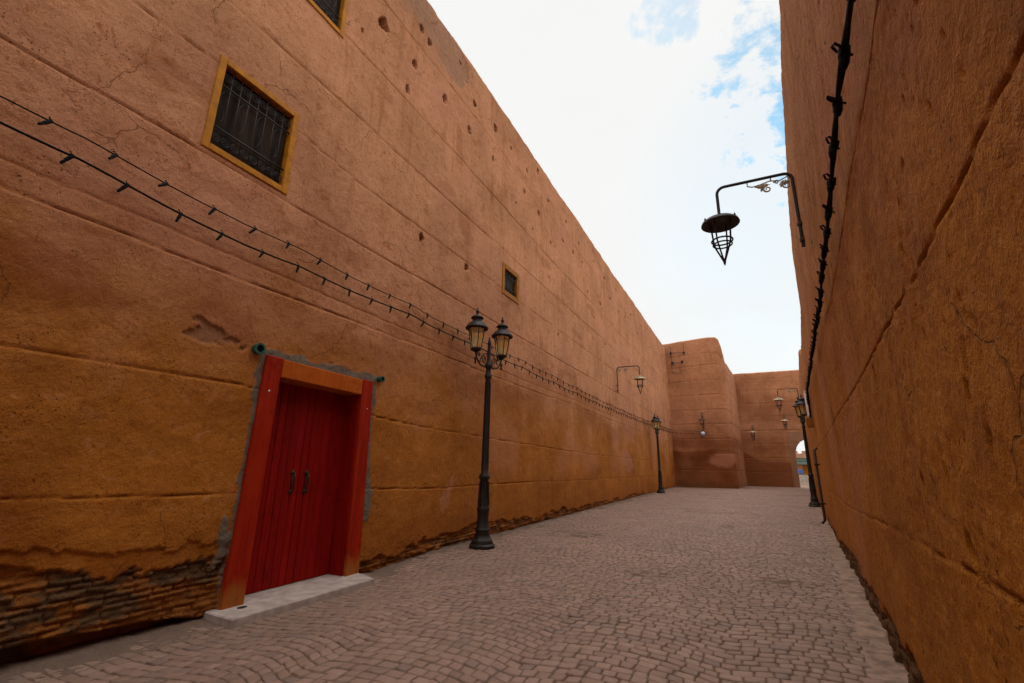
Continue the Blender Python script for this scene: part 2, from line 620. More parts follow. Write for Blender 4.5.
def with_edges(arr, edges, eps=0.003):
    """put a sharp pair of grid lines at each edge of an opening"""
    keep = np.ones(len(arr), bool)
    for e in edges:
        keep &= np.abs(arr - e) > eps * 1.6
    return np.sort(np.concatenate([arr[keep]] + [np.array([e - eps, e + eps]) for e in edges]))


def wall_mesh(name, S, Z, base, normal, disp, wear, tone, ztop, thick, mat, parent=None, zfix=None, drop=None):
    """S (n), Z (m): grid; base (n,2), normal (n,2): plan of the face; disp (n,m): relief; ztop(n): height of the top"""
    n, mz = len(S), len(Z)
    zref = Z[-1]
    ZZ = np.repeat(Z[None, :], n, 0)
    zf = zref - 0.8 if zfix is None else zfix
    up = ZZ > zf
    ZZ = np.where(up, zf + (ZZ - zf) * ((ztop - zf) / (zref - zf))[:, None], ZZ)
    rnd = sm(ZZ - (ztop[:, None] - 0.10), 0, 0.12) * 0.05
    X = base[:, 0:1] + normal[:, 0:1] * (disp - rnd)
    Y = base[:, 1:2] + normal[:, 1:2] * (disp - rnd)
    front = np.stack([X, Y, ZZ], -1)
    # rows for the top and the back
    extra = []
    for off, zz in ((0.25, ztop + 0.015), (thick * 0.6, ztop + 0.02), (thick, ztop - 0.03), (thick, ztop * 0)):
        extra.append(np.stack([base[:, 0] - normal[:, 0] * off, base[:, 1] - normal[:, 1] * off, zz], -1)[:, None, :])
    V = np.concatenate([front] + extra, 1)
    m2 = mz + 4
    idx = np.arange(n * m2).reshape(n, m2)
    q = np.stack([idx[:-1, :-1], idx[1:, :-1], idx[1:, 1:], idx[:-1, 1:]], -1)
    keep = np.ones((n - 1, m2 - 1), bool)
    if drop is not None:
        dv = np.concatenate([drop, np.zeros((n, 4), bool)], 1)
        dv[:, -2:] = drop[:, 2][:, None]
        keep &= ~(dv[:-1, :-1] & dv[1:, :-1] & dv[1:, 1:] & dv[:-1, 1:])
    q = q[keep].reshape(-1, 4)
    me = bpy.data.meshes.new(name)
    me.vertices.add(n * m2)
    me.vertices.foreach_set('co', V.reshape(-1, 3).astype(np.float32).ravel())
    me.loops.add(q.size)
    me.loops.foreach_set('vertex_index', q.astype(np.int32).ravel())
    me.polygons.add(len(q))
    me.polygons.foreach_set('loop_start', np.arange(0, q.size, 4, dtype=np.int32))
    me.polygons.foreach_set('loop_total', np.full(len(q), 4, dtype=np.int32))
    me.polygons.foreach_set('use_smooth', np.ones(len(q), bool))
    me.update(calc_edges=True)
    pad = lambda A: np.concatenate([A] + [A[:, -1:]] * 4, 1)
    wa = me.attributes.new('wear', 'FLOAT_COLOR', 'POINT')
    wv = np.stack([pad(c) for c in wear], -1).reshape(-1, 4).astype(np.float32)
    wa.data.foreach_set('color', np.clip(wv, 0, 1).ravel())
    ta = me.attributes.new('tone', 'FLOAT', 'POINT')
    ta.data.foreach_set('value', pad(tone).astype(np.float32).ravel())
    me.materials.append(mat)
    o = bpy.data.objects.new(name, me)
    COL.objects.link(o)
    if parent:
        o.parent = parent
        o.matrix_parent_inverse = Matrix.Translation(-Vector(parent.location))
    return o


# ================================================================ SETTING: ground and street
XL = -4.72                               # plane of the left wall
RX0, RK = 0.4156, 0.09265                # right wall: x = RX0 + RK * y
rdir = Vector((RK, 1, 0)).normalized()
rn = Vector((-rdir.y, rdir.x, 0))        # towards the street


def xr(y):
    return RX0 + RK * y


g = mesh_obj('ground', [(-400, -400, -0.110), (400, -400, -0.110), (400, 400, -0.110), (-400, 400, -0.110)], [(0, 1, 2, 3)], M['earth'])
tag(g, kind='structure')


def camber(x, y):
    # the paving falls towards the foot of the left wall beside the door
    return -0.068 * sm(-x, 2.7, 4.25) * (1 - sm(y, 5.0, 7.0))


def make_setts():
    d = 0.098
    y0, y1 = -1.5, 46.0
    C0, C1, C2, C3, H = [], [], [], [], []
    rows = int((y1 - y0) / d)
    ss, tt, ww = [], [], []
    for r in range(rows):
        x = -4.74 + random.random() * 0.1
        y = y0 + r * d
        xe = (xr(y) - 0.06) if y < 42 else 6.0
        while x < xe:
            wd = random.uniform(0.085, 0.150)
            ss.append(x + wd / 2); tt.append(y); ww.append(wd)
            x += wd
    ss, tt, ww = map(np.array, (ss, tt, ww))
    n = len(ss)
    hw = ww / 2 - 0.0035 - rng.random(n) * 0.003
    hd = d / 2 - 0.0038 - rng.random(n) * 0.003

    def warp(x, y):
        ph = (x + 0.25 * np.sin(y * 0.35)) / 1.35
        arc = 0.15 * sm(x, -4.4, -3.2) * np.abs(np.sin(math.pi * ph)) ** 1.0
        nz = 0.15 * sm(x, -4.6, -3.4) * fbm(x * 0.5, y * 0.5, 31, 2) + 0.016 * fbm(x * 3.1, y * 3.1, 33, 2)
        nx = 0.10 * fbm(x * 0.7, y * 0.7, 37, 2) + 0.016 * fbm(x * 3.3, y * 3.3, 39, 2)
        return x + nx, y + arc + nz

    hh = -0.002 + 0.007 * (rng.random(n) - 0.5) + 0.035 * fbm(ss * 0.6, tt * 0.6, 41, 3)
    tx, ty = (rng.random(n) - 0.5) * 0.05, (rng.random(n) - 0.5) * 0.05
    V = np.zeros((n, 12, 3))
    sg = ((-1, -1), (1, -1), (1, 1), (-1, 1))
    jit = (rng.random((n, 4, 2)) - 0.5) * 0.013
    for ring, (ins, dz) in enumerate(((0.0, -0.030), (0.0010, -0.0050), (0.0105, 0.0))):
        for k, (a, b_) in enumerate(sg):
            px = ss + a * np.maximum(hw - ins, 0.015) + jit[:, k, 0]
            py = tt + b_ * np.maximum(hd - ins, 0.012) + jit[:, k, 1]
            X, Y = warp(px, py)
            V[:, ring * 4 + k, 0] = X
            V[:, ring * 4 + k, 1] = Y
            V[:, ring * 4 + k, 2] = camber(X, Y) + hh + dz + (tx * a * hw + ty * b_ * hd if ring else 0)
    f = []
    for r in range(2):
        for k in range(4):
            j = (k + 1) % 4
            f.append([r * 4 + k, r * 4 + j, r * 4 + 4 + j, r * 4 + 4 + k])
    f.append([8, 9, 10, 11])
    F = (np.array(f)[None] + (np.arange(n) * 12)[:, None, None]).reshape(-1, 4)
    me = bpy.data.meshes.new('cobbled_street')
    me.vertices.add(n * 12)
    me.vertices.foreach_set('co', V.reshape(-1).astype(np.float32))
    me.loops.add(F.size)
    me.loops.foreach_set('vertex_index', F.astype(np.int32).ravel())
    me.polygons.add(len(F))
    me.polygons.foreach_set('loop_start', np.arange(0, F.size, 4, dtype=np.int32))
    me.polygons.foreach_set('loop_total', np.full(len(F), 4, dtype=np.int32))
    me.polygons.foreach_set('use_smooth', np.ones(len(F), bool))
    me.update(calc_edges=True)
    me.materials.append(M['sett'])
    o = bpy.data.objects.new('cobbled_street', me)
    COL.objects.link(o)
    tag(o, kind='structure')


make_setts()
bx_, by_ = np.meshgrid(np.linspace(-5.2, 7.0, 60), np.concatenate([np.arange(-3, 9, 0.25), np.arange(9, 46, 1.0)]), indexing='ij')
bz_ = camber(bx_, by_) - 0.012
nb_ = bx_.shape[1]
bed = mesh_obj('street_bed', np.stack([bx_, by_, bz_], -1).reshape(-1, 3), [(i * nb_ + j, (i + 1) * nb_ + j, (i + 1) * nb_ + j + 1, i * nb_ + j + 1) for i in range(59) for j in range(nb_ - 1)], M['earth'], None, True)
tag(bed, kind='structure')


def strip(name, inner, outer, ys, mat, z_in, z_out, NX=4, amp=0.022, fq=1.9):
    vs, fs = [], []
    for y in ys:
        a, b_ = inner(y), outer(y)
        for k in range(NX):
            t = k / (NX - 1)
            zz = z_in * (1 - t) + z_out * t + amp * float(fbm(np.array([y * fq]), np.array([(a * (1 - t) + b_ * t) * fq]), 51, 5, 0.6)[0])
            zz += float(camber(np.array(a * (1 - t) + b_ * t), np.array(y)))
            vs.append((a * (1 - t) + b_ * t, y, zz))
    n = len(ys)
    for i in range(n - 1):
        for k in range(NX - 1):
            fs.append((i * NX + k, i * NX + k + 1, i * NX + NX + 1 + k, i * NX + NX + k))
    o = mesh_obj(name, vs, fs, mat, None, True)
    tag(o, kind='structure')
    return o


def wig(y, s):
    return 0.05 * float(fbm(np.array([y * 1.1]), np.array([s]), 61, 3)[0])


ys = list(np.concatenate([np.arange(-2, 1, 0.12), np.arange(1, 8, 0.03), np.arange(8, 41.5, 0.12)]))
strip('gutter_strip', lambda y: xr(y) - 0.17 + 1.6 * wig(y, 1.0), lambda y: xr(y) + 0.15, ys, M['concrete'], 0.002, 0.022, 8, 0.035, 2.5)
strip('earth_verge', lambda y: XL - 0.3, lambda y: XL + 0.34 + 3.0 * wig(y, 7.0), ys, M['earth'], 0.026, -0.010, 18, 0.050, 7.0)

# ================================================================ LEFT WALL
left = empty('rammed_earth_wall', (XL, 0, 0))
tag(left, 'tall ochre rammed earth wall along the left side with red door and framed windows', 'wall')

S = spaced([(-30.0, -7.0, 0.8), (-7.0, 0.6, 0.20), (0.6, 6.0, 0.0145), (6.0, 11.0, 0.024), (11.0, 18.0, 0.045), (18.0, 37.6, 0.09)])
Z = spaced([(-0.20, 1.2, 0.0155), (1.2, 4.6, 0.0185), (4.6, 10.40, 0.024)])
DOOR = (3.32, 4.85, -0.5, 2.44)
WIN1 = (2.175, 3.155, 4.57, 5.70)
WIN0 = (2.70, 3.64, 7.50, 8.58)
WIN2 = (8.90, 9.78, 5.32, 6.08)
OPEN = [DOOR, WIN1, WIN0, WIN2]
S = with_edges(S, [e for o in OPEN for e in o[:2]])
Z = with_edges(Z, [e for o in OPEN for e in o[2:] if e > 0])
SS, ZZ = np.meshgrid(S, Z, indexing='ij')

D = 0.075 * fbm(SS * 0.28, ZZ * 0.33, 1, 3) + 0.017 * fbm(SS * 1.5, ZZ * 1.5, 4, 4) + 0.011 * fbm(SS * 8, ZZ * 8, 8, 4, 0.6)
D += 0.010 * np.maximum(fbm(SS * 3.5, ZZ * 4.5, 15, 4), 0)
groove = np.zeros_like(D)
for i, (pts, wdt, dep, lip) in enumerate((
        (((0, 1.13), (2, 1.10), (6.8, 1.0), (36, 0.85)), 0.007, 0.014, 0.005),
        (((0, 2.175), (3, 2.17), (6.1, 1.97), (16.8, 1.75), (36, 1.7)), 0.008, 0.019, 0.009),
        (((0, 3.34), (8.3, 3.27), (36, 3.15)), 0.009, 0.020, 0.013),
        (((0, 3.56), (8.3, 3.46), (36, 3.32)), 0.012, 0.008, 0.006),
        (((0, 4.47), (36, 4.55)), 0.011, 0.020, 0.006),
        (((0, 5.46), (2.1, 5.60), (4.3, 5.41), (36, 5.45)), 0.010, 0.016, 0.006),
        (((0, 6.42), (36, 6.47)), 0.012, 0.020, 0.007),
        (((0, 7.60), (36, 7.48)), 0.012, 0.020, 0.007),
        (((0, 9.05), (36, 9.02)), 0.012, 0.013, 0.005))):
    zc = np.interp(SS, [p[0] for p in pts], [p[1] for p in pts])
    dz, gg = seam(SS, ZZ, zc, wdt, dep, 20 + i * 3, lip)
    D += dz
    groove = np.maximum(groove, gg)

# fallen plaster and bare masonry at the foot
edge = np.interp(SS, [-7, 1.0, 1.5, 2.2, 2.9, 3.2, 5.0, 5.6, 6.8, 8.0, 10, 14, 18, 24, 37],
                 [0.75, 0.66, 0.55, 0.47, 0.52, 0.50, 0.24, 0.16, 0.18, 0.24, 0.20, 0.17, 0.15, 0.08, 0.04])
edge = edge + 0.30 * fbm(SS * 1.1, ZZ * 1.8, 71, 4) + 0.20 * fbm(SS * 5, ZZ * 8, 75, 4, 0.65)
bare = sm(edge - ZZ, 0.0, 0.030)
rb, jt = bricks(SS + 0.03 * fbm(SS * 3, ZZ * 3, 84, 3), ZZ + 0.040 * fbm(SS * 2.2, ZZ * 3.5, 85, 4), 0.050, 0.19, 81)
rel = -0.060 + 0.026 * rb * jt + 0.012 * jt + 0.045 * fbm(SS * 13, ZZ * 16, 83, 5, 0.68) + 0.06 * fbm(SS * 2.5, ZZ * 4, 87, 4)
rb = np.clip(0.75 * rb + 0.35 * (fbm(SS * 16, ZZ * 22, 86, 4, 0.65) * 1.6 + 0.5), 0, 1)
rel = np.where(SS > 5.2, rel + 0.05 * fbm(SS * 5, ZZ * 9, 89, 4, 0.65) + 0.012, rel)
bare_c = bare * np.where(SS > 5.2, 0.75, 1.0) * (0.30 + 0.70 * sm(fbm(SS * 3.0, ZZ * 5.0, 88, 5, 0.65), -0.05, 0.10))
D = D * (1 - 0.6 * bare) + bare * rel
# undercut where the foot has washed away
under = sm(np.interp(SS, [-7, 1.2, 2.2, 2.8, 3.0, 6, 37], [0.14, 0.09, 0.06, 0.03, -0.04, 0.05, 0.02]) + 0.09 * fbm(SS * 2.2, ZZ * 0, 91, 3) - ZZ, 0, 0.04)
D -= 0.14 * under * (SS < 3.15) + 0.03 * under
# loose plaster edges above the bare part
crk = np.abs(ZZ - (edge + 0.17 + 0.20 * fbm(SS * 1.7, ZZ * 0.4, 95, 4))) < 0.010
flake = sm(edge + 0.17 + 0.20 * fbm(SS * 1.7, ZZ * 0.4, 95, 4) - ZZ, 0.0, 0.012) * (SS < 3.3)
D -= 0.018 * flake * (1 - bare)


def blob(cy, cz, ry, rz, seed, rough=0.5):
    rr = ((SS - cy) / ry) ** 2 + ((ZZ - cz) / rz) ** 2
    return 1.0 - rr + rough * 2 * fbm(SS * 0.9 / ry, ZZ * 0.9 / rz, seed, 4)


sp = np.maximum(sm(blob(2.58, 2.66, 0.17, 0.10, 101, 2.6), 0.0, 0.10), sm(blob(2.80, 2.60, 0.16, 0.07, 102, 2.6), 0.0, 0.10))
D -= 0.022 * sp
sp2 = sm(blob(2.06, 2.36, 0.12, 0.18, 103, 1.6), 0.2, 0.5)
D -= 0.008 * sp2
sp3 = sm(blob(6.3, 9.85, 0.60, 0.50, 105, 2.8), 0.0, 0.08)
D -= 0.018 * sp3
# scaffold holes
HOLES = [(4.41, 8.59, 1.7), (5.37, 9.46, 1.1), (5.63, 9.40, 1.0), (5.26, 8.52, 1.1), (5.11, 7.82, 1.0), (6.20, 8.55, 1.2), (7.32, 9.39, 1.1), (8.33, 9.46, 1.2),
         (7.17, 8.52, 1.0), (5.80, 5.24, 0.95), (7.30, 5.28, 0.95), (8.28, 8.55, 0.8), (9.23, 9.51, 0.6), (10.26, 9.53, 0.9), (11.06, 10.0, 1.0), (10.13, 8.75, 0.9),
         (11.13, 8.63, 0.9), (10.70, 7.88, 0.6), (13.2, 8.7, 0.9), (14.24, 8.75, 1.0), (15.28, 8.77, 0.8), (17.63, 7.91, 1.1), (22.4, 8.71, 1.1), (16.66, 7.0, 0.9),
         (19.4, 8.74, 1.0), (25.5, 8.7, 1.0), (3.2, 9.45, 1.0), (2.2, 9.3, 1.0), (1.4, 8.5, 1.0), (16.9, 9.5, 0.8), (20.6, 9.6, 0.8), (12.7, 5.27, 0.6), (29, 8.7, 0.9), (6.7, 9.95, 0.6), (9.6, 8.1, 0.5), (11.9, 9.5, 0.8), (12.1, 8.1, 0.55), (13.6, 9.6, 0.7), (14.9, 9.4, 0.7), (18.5, 9.4, 0.8), (21, 8.6, 0.8), (23.8, 9.3, 0.9), (26.8, 9.5, 0.9), (31.5, 8.8, 0.9), (4.0, 8.0, 0.5), (15.9, 7.8, 0.6), (18.2, 6.3, 0.8), (12.0, 6.9, 0.5)]
hole = np.zeros_like(D)
for i, (hy, hz, k) in enumerate(HOLES):
    r_ = 0.066 * k
    far_k = 1.0 if hy < 11 else 1.25
    i0, i1 = np.searchsorted(S, (hy - 0.5, hy + 0.5))
    j0, j1 = np.searchsorted(Z, (hz - 0.4, hz + 0.4))
    a, b_ = SS[i0:i1, j0:j1], ZZ[i0:i1, j0:j1]
    v = 1 - ((a - hy) / (r_ * far_k)) ** 2 - ((b_ - hz) / (r_ * 1.35)) ** 2 + 2.6 * fbm(a * 9, b_ * 9, 111 + i, 4, 0.6)
    hole[i0:i1, j0:j1] = np.maximum(hole[i0:i1, j0:j1], sm(v, 0.0, 0.35))
D -= 0.16 * hole
for gx, gz, hh_ in ((0.02, 0, 0),):
    pass
# cement collar around the door
dl = np.maximum(np.maximum(3.20 - SS, SS - 4.97), ZZ - 2.56)
cw = 0.028 + 0.17 * np.maximum(fbm(SS * 2.6, ZZ * 2.6, 121, 5, 0.65) + 0.12, 0) + 0.10 * sm(blob(3.02, 0.62, 0.17, 0.28, 123, 0.6), 0, 0.4) + 0.10 * sm(blob(5.06, 0.85, 0.12, 0.26, 124, 0.6), 0, 0.4)
collar = sm(cw - dl, 0.0, 0.012)
D = D * (1 - 0.5 * collar) + collar * (0.012 + 0.03 * fbm(SS * 7, ZZ * 7, 125, 3))
# shallow ring of fresh plaster around the windows
for (a, b_, c, d) in OPEN[1:]:
    dd = np.maximum(np.maximum(a - SS, SS - b_), np.maximum(c - ZZ, ZZ - d))
    k = sm(dd, 0.0, 0.22)
    D = D * (0.25 + 0.75 * k)
opening = np.zeros(D.shape, bool)
for (a, b_, c, d), dep in zip(OPEN, (0.50, 0.34, 0.34, 0.30)):
    ins = (SS > a) & (SS < b_) & (ZZ > c) & (ZZ < d)
    D = np.where(ins, -dep, D)
    opening |= ins
# rust stains under the mouldings, patches of repainting
stain = 0.42 * sm(3.28 - ZZ, -0.10, 0.10) * sm(ZZ, 2.15, 3.1) * sm(fbm(SS * 0.33, ZZ * 0.8, 131, 4), 0.02, 0.26)
stain = np.maximum(stain, 0.55 * sm(blob(1.2, 2.66, 1.0, 0.36, 133, 3.0), 0, 1.6))
stain = np.maximum(stain, 0.5 * sm(blob(2.75, 2.75, 0.55, 0.30, 134, 0.8), 0, 0.8))
stain = np.maximum(stain, 0.50 * sm(fbm(SS * 0.5, ZZ * 1.1, 135, 4), 0.10, 0.30) * sm(3.4 - ZZ, 0, 0.5))
stain = np.maximum(stain, 0.40 * sm(1.0 - ZZ + 0.5 * fbm(SS * 1.3, ZZ * 1.1, 137, 4), 0.1, 0.7))
stain = np.maximum(stain, 0.75 * groove)
stain = np.maximum(stain, 0.32 * sm(fbm(SS * 1.1, ZZ * 2.6, 139, 5), 0.12, 0.30))
stain = np.maximum(stain, 0.45 * hole)
# drips below lips
drip = sm(fbm(SS * 5.5, ZZ * 0.25, 141, 4), 0.12, 0.30) * sm(fbm(SS * 0.6, ZZ * 0.9, 143, 3), -0.02, 0.2)
stain = np.maximum(stain, 0.38 * drip)
pink = np.maximum(0.6 * sm(blob(7.0, 0.92, 0.18, 0.34, 151, 2.0), 0, 0.7), 0.55 * sm(blob(21.5, 1.5, 1.1, 0.55, 153, 2.2), 0, 0.8))
pink = np.maximum(pink, 0.35 * sm(fbm(SS * 0.45, ZZ * 0.6, 155, 4), 0.06, 0.25) * sm(ZZ, 0.8, 1.6))
cement = np.maximum(collar, np.maximum(0.35 * sp, 0.35 * sp3))
cement = np.maximum(cement, 0.40 * sm(blob(5.4, 9.95, 1.3, 0.5, 157, 2.4), 0.1, 1.1))
wear = (np.maximum(bare_c * (1 - collar), 0), cement, np.clip(stain, 0, 1) * (1 - collar), pink)
tone = rb * (0.35 + 0.65 * jt)
ztop = 10.40 + 0.10 * fbm(S * 0.35, S * 0 + 2, 161, 4) + 0.10 * fbm(S * 2.6, S * 0 + 5, 163, 4, 0.6) + np.where(S > 20, (S - 20) * 0.006, 0)
base = np.stack([np.full(len(S), XL), S], -1)
nrm = np.stack([np.ones(len(S)), np.zeros(len(S))], -1)
wall_mesh('wall_face', S, Z, base, nrm, D, wear, tone, ztop, 0.9, M['plaster'], left)


def lpart(mb, name, mat, parent=left, smooth=False):
    """a part of the left wall, given in world coordinates"""
    off = Vector(left.location)
    vs = [(x - off.x, y - off.y, z - off.z) for x, y, z in mb.v]
    return mesh_obj(name, vs, mb.f, mat, parent, smooth)


# ---- the door
XF = XL + 0.055                          # front of the frame
def slab(mb, quad, x0, x1, bev=0.008):
    """a board given by its four (y,z) corners, from x0 back to x1 front, with a chamfered front"""
    cy = sum(p[0] for p in quad) / 4
    cz = sum(p[1] for p in quad) / 4
    ins = [(p[0] + (bev if p[0] < cy else -bev), p[1] + (bev if p[1] < cz else -bev)) for p in quad]
    vs = [(x0, *p) for p in quad] + [(x1 - bev, *p) for p in quad] + [(x1, *p) for p in ins]
    fs = [(3, 2, 1, 0), (8, 9, 10, 11)]
    for r in range(2):
        for k in range(4):
            j = (k + 1) % 4
            fs.append((r * 4 + k, r * 4 + j, r * 4 + 4 + j, r * 4 + 4 + k))
    mb.add(vs, fs)


mb = MB()
slab(mb, [(3.170, -0.02), (3.400, -0.02), (3.437, 2.545), (3.232, 2.545)], XL - 0.40, XF)
fr = lpart(mb, 'door_jamb', M['red_jamb'])
mb = MB()
slab(mb, [(4.755, -0.02), (4.985, -0.02), (4.918, 2.520), (4.712, 2.520)], XL - 0.40, XF)
fr2 = lpart(mb, 'door_jamb', M['red_jamb'])
mb = MB()
slab(mb, [(3.440, 2.325), (4.709, 2.300), (4.707, 2.510), (3.440, 2.535)], XL - 0.38, XF + 0.004)
lpart(mb, 'lintel', M['orange_lintel'])
XD = XL - 0.22                           # leaves stand back in the reveal
for a, b_ in ((3.385, 4.082), (4.088, 4.770)):
    mb = MB()
    nb = 7
    for k in range(nb):
        ya = a + (b_ - a) * k / nb
        yb = a + (b_ - a) * (k + 1) / nb
        xo = random.uniform(-0.003, 0.003)
        slab(mb, [(ya + 0.0012, 0.006), (yb - 0.0012, 0.006), (yb - 0.0012, 2.335), (ya + 0.0012, 2.335)], XD - 0.05, XD + xo, 0.006)
    lf = lpart(mb, 'door_leaf', M['red_door'])
    yy = 3.985 if a < 4 else 4.185
    mb = MB()
    for zz in (1.04, 1.26):
        k0 = len(mb.v)
        mb.lathe([(0.0, 0), (0.024, 0.002), (0.024, 0.01), (0.012, 0.016), (0.0, 0.017)], (0, 0, 0), 10)
        mb.v[k0:] = [(XD + 0.004 + v[2], yy + v[0], zz + v[1]) for v in mb.v[k0:]]
        mb.box((XD + 0.004, yy - 0.036, zz - 0.009), (XD + 0.011, yy + 0.036, zz + 0.009), 0.002)
    pts = [(XD + 0.01, yy, 1.04), (XD + 0.045, yy, 1.05), (XD + 0.050, yy, 1.10), (XD + 0.052, yy, 1.15), (XD + 0.050, yy, 1.20), (XD + 0.045, yy, 1.25), (XD + 0.01, yy, 1.26)]
    mb.tube(pts, [0.009, 0.010, 0.010, 0.013, 0.010, 0.010, 0.009], 8)
    mb.box((XD + 0.004, yy - 0.012, 1.0), (XD + 0.010, yy + 0.012, 1.30), 0.002)
    lpart(mb, 'handle', M['brass'], lf, True)
for yy0, yy1 in ((3.412, 3.428), (4.728, 4.744)):  # added boards: their darker red puts the reveal's shade into the colour
    mb = MB()
    slab(mb, [(yy0, 0.004), (yy1, 0.004), (yy1 - 0.01, 2.30), (yy0 - 0.01, 2.30)], XD + 0.012, XF - 0.045, 0.003)
    lpart(mb, 'door_lining', M['red_door'])
# nails in the jambs
mb = MB()
mb.lathe([(0.011, 0), (0.010, 0.003), (0.004, 0.006), (0.0, 0.006)], (0, 0, 0), 10)
mb.v = [(XF + v[2], 3.315 + v[0], 2.15 + v[1]) for v in mb.v]
lpart(mb, 'nail_head', M['white'], fr)
mb = MB()
k = 0
mb.lathe([(0.008, 0), (0.007, 0.003), (0.003, 0.005), (0.0, 0.005)], (0, 0, 0), 10)
mb.v[k:] = [(XF + v[2], 4.84 + v[0], 2.12 + v[1]) for v in mb.v[k:]]
lpart(mb, 'nail_head', M['white'], fr2)
# the marble step
mb = MB()
pts = [(XL - 0.3, 3.09), (-4.60, 3.06), (-4.33, 3.055), (-4.312, 3.075), (-4.29, 3.9), (-4.278, 4.84), (-4.295, 4.86), (-4.56, 4.96), (XL - 0.3, 5.01)]
n = len(pts)
cx = sum(p[0] for p in pts) / n
cy = sum(p[1] for p in pts) / n
vs = []
for zz, k in ((-0.10, 1.0), (-0.010, 1.0), (0.0, 0.988)):
    vs += [(cx + (x - cx) * k, cy + (y - cy) * k, zz) for x, y in pts]
fs = [tuple(range(n - 1, -1, -1)), tuple(range(2 * n, 3 * n))]
for r in range(2):
    for i in range(n):
        j = (i + 1) % n
        fs.append((r * n + i, r * n + j, r * n + n + j, r * n + n + i))
mb.add(vs, fs)
lpart(mb, 'door_step', M['stone'])
mb = MB()
mb.lathe([(0.042, 0.0), (0.045, 0.004), (0.030, 0.004), (0.028, 0.001), (0.0, 0.001)], (-4.575, 3.32, 0.0005), 18, scale=(0.7, 1.1))
o = lpart(mb, 'pivot_socket', M['iron'], left)
# green capped pipe stubs at the two ends of the lintel
for (yy, zz, rr, ll) in ((3.115, 2.585, 0.056, 0.085), (5.05, 2.575, 0.040, 0.10)):
    mb = MB()
    mb.lathe([(rr, -0.10), (rr, ll - 0.03), (rr * 1.15, ll - 0.03), (rr * 1.15, ll), (rr * 0.78, ll), (rr * 0.74, ll - 0.05), (0.0, ll - 0.05)], (0, 0, 0), 18)
    mb.v = [(XL + v[2], yy + v[0], zz + v[1]) for v in mb.v]
    shade_auto(lpart(mb, 'pipe_stub', M['green']))


# ---- windows
def window(a, b_, c, d, mat, fw, bars, depth):
    mb = MB()
    x0, x1 = XL - depth, XL + 0.020
    slab(mb, [(a - 0.02, c - 0.02), (a + fw, c - 0.02), (a + fw, d + 0.02), (a - 0.02, d + 0.02)], x0, x1, 0.006)
    slab(mb, [(b_ - fw, c - 0.02), (b_ + 0.02, c - 0.02), (b_ + 0.02, d + 0.02), (b_ - fw, d + 0.02)], x0, x1, 0.006)
    slab(mb, [(a + fw + 0.001, c - 0.02), (b_ - fw - 0.001, c - 0.02), (b_ - fw - 0.001, c + fw), (a + fw + 0.001, c + fw)], x0, x1 + 0.004, 0.006)
    slab(mb, [(a + fw + 0.001, d - fw), (b_ - fw - 0.001, d - fw), (b_ - fw - 0.001, d + 0.02), (a + fw + 0.001, d + 0.02)], x0, x1 + 0.004, 0.006)
    wf = lpart(mb, 'window', mat)
    mb = MB()
    xp = XL - depth * 0.85
    mb.box((xp - 0.012, a + fw - 0.01, c + fw - 0.01), (xp, b_ - fw + 0.01, d - fw + 0.01))
    # sash bars belong to the pane
    lpart(mb, 'pane', M['pane'], wf)
    mb = MB()
    xg = XL - 0.022
    ya, yb, za, zb = a + fw, b_ - fw, c + fw, d - fw
    for k in range(1, bars):
        y = ya + (yb - ya) * k / bars
        mb.tube([(xg, y, za - 0.01), (xg, y, zb + 0.01)], 0.0055, 6)
    hgt = zb - za
    for q in (0.24, 0.76) if bars > 3 else (0.5,):
        z = za + hgt * q
        mb.box((xg - 0.006, ya - 0.01, z - 0.008), (xg + 0.006, yb + 0.01, z + 0.008))
    if bars > 3:
        st = (yb - ya) / bars
        for k in range(bars):
            y = ya + st * (k + 0.5)
            for z in (za + hgt * 0.12, zb - hgt * 0.12):
                mb.torus((xg, y, z), st * 0.42, 0.005, 14, 'x')
                mb.torus((xg, y, z), st * 0.20, 0.004, 10, 'x')
            # S scrolls in the middle field
            z0 = za + hgt * 0.5
            pts = []
            for i in range(15):
                t = i / 14 * 2 * math.pi
                pts.append((xg, y + st * 0.36 * math.sin(t), z0 + hgt * 0.20 * (i / 14 - 0.5) * 2))
            if k % 2 == 0:
                mb.tube(pts, 0.004, 5)
    lpart(mb, 'grille', M['iron'], wf, True)
    return wf


window(*WIN1, M['yellow_wood'], 0.056, 8, 0.08)
window(*WIN0, M['yellow_wood'], 0.052, 8, 0.08)
window(*WIN2, M['brown_wood'], 0.10, 4, 0.07)

# ================================================================ RIGHT WALL
right = empty('rammed_earth_wall', (RX0, 0, 0))
tag(right, 'coarse orange stucco wall close on the right side with a sagging top edge', 'wall')
S = spaced([(-30.0, -7.0, 0.8), (-7.0, 0.5, 0.20), (0.5, 3.2, 0.0105), (3.2, 6.5, 0.018), (6.5, 12.5, 0.032), (12.5, 40.0, 0.10)])
Z = spaced([(-0.10, 3.0, 0.0125), (3.0, 6.4, 0.026)])
SS, ZZ = np.meshgrid(S, Z, indexing='ij')
D = -0.01 + 0.030 * fbm(SS * 0.3, ZZ * 0.3, 201, 3) + 0.018 * fbm(SS * 1.4, ZZ * 1.4, 204, 4) + 0.016 * fbm(SS * 7, ZZ * 6, 208, 4) + 0.006 * fbm(SS * 28, ZZ * 28, 209, 2)
D *= 0.35 + 0.65 * sm(SS, 0.2, 2.5)
groove = np.zeros_like(D)
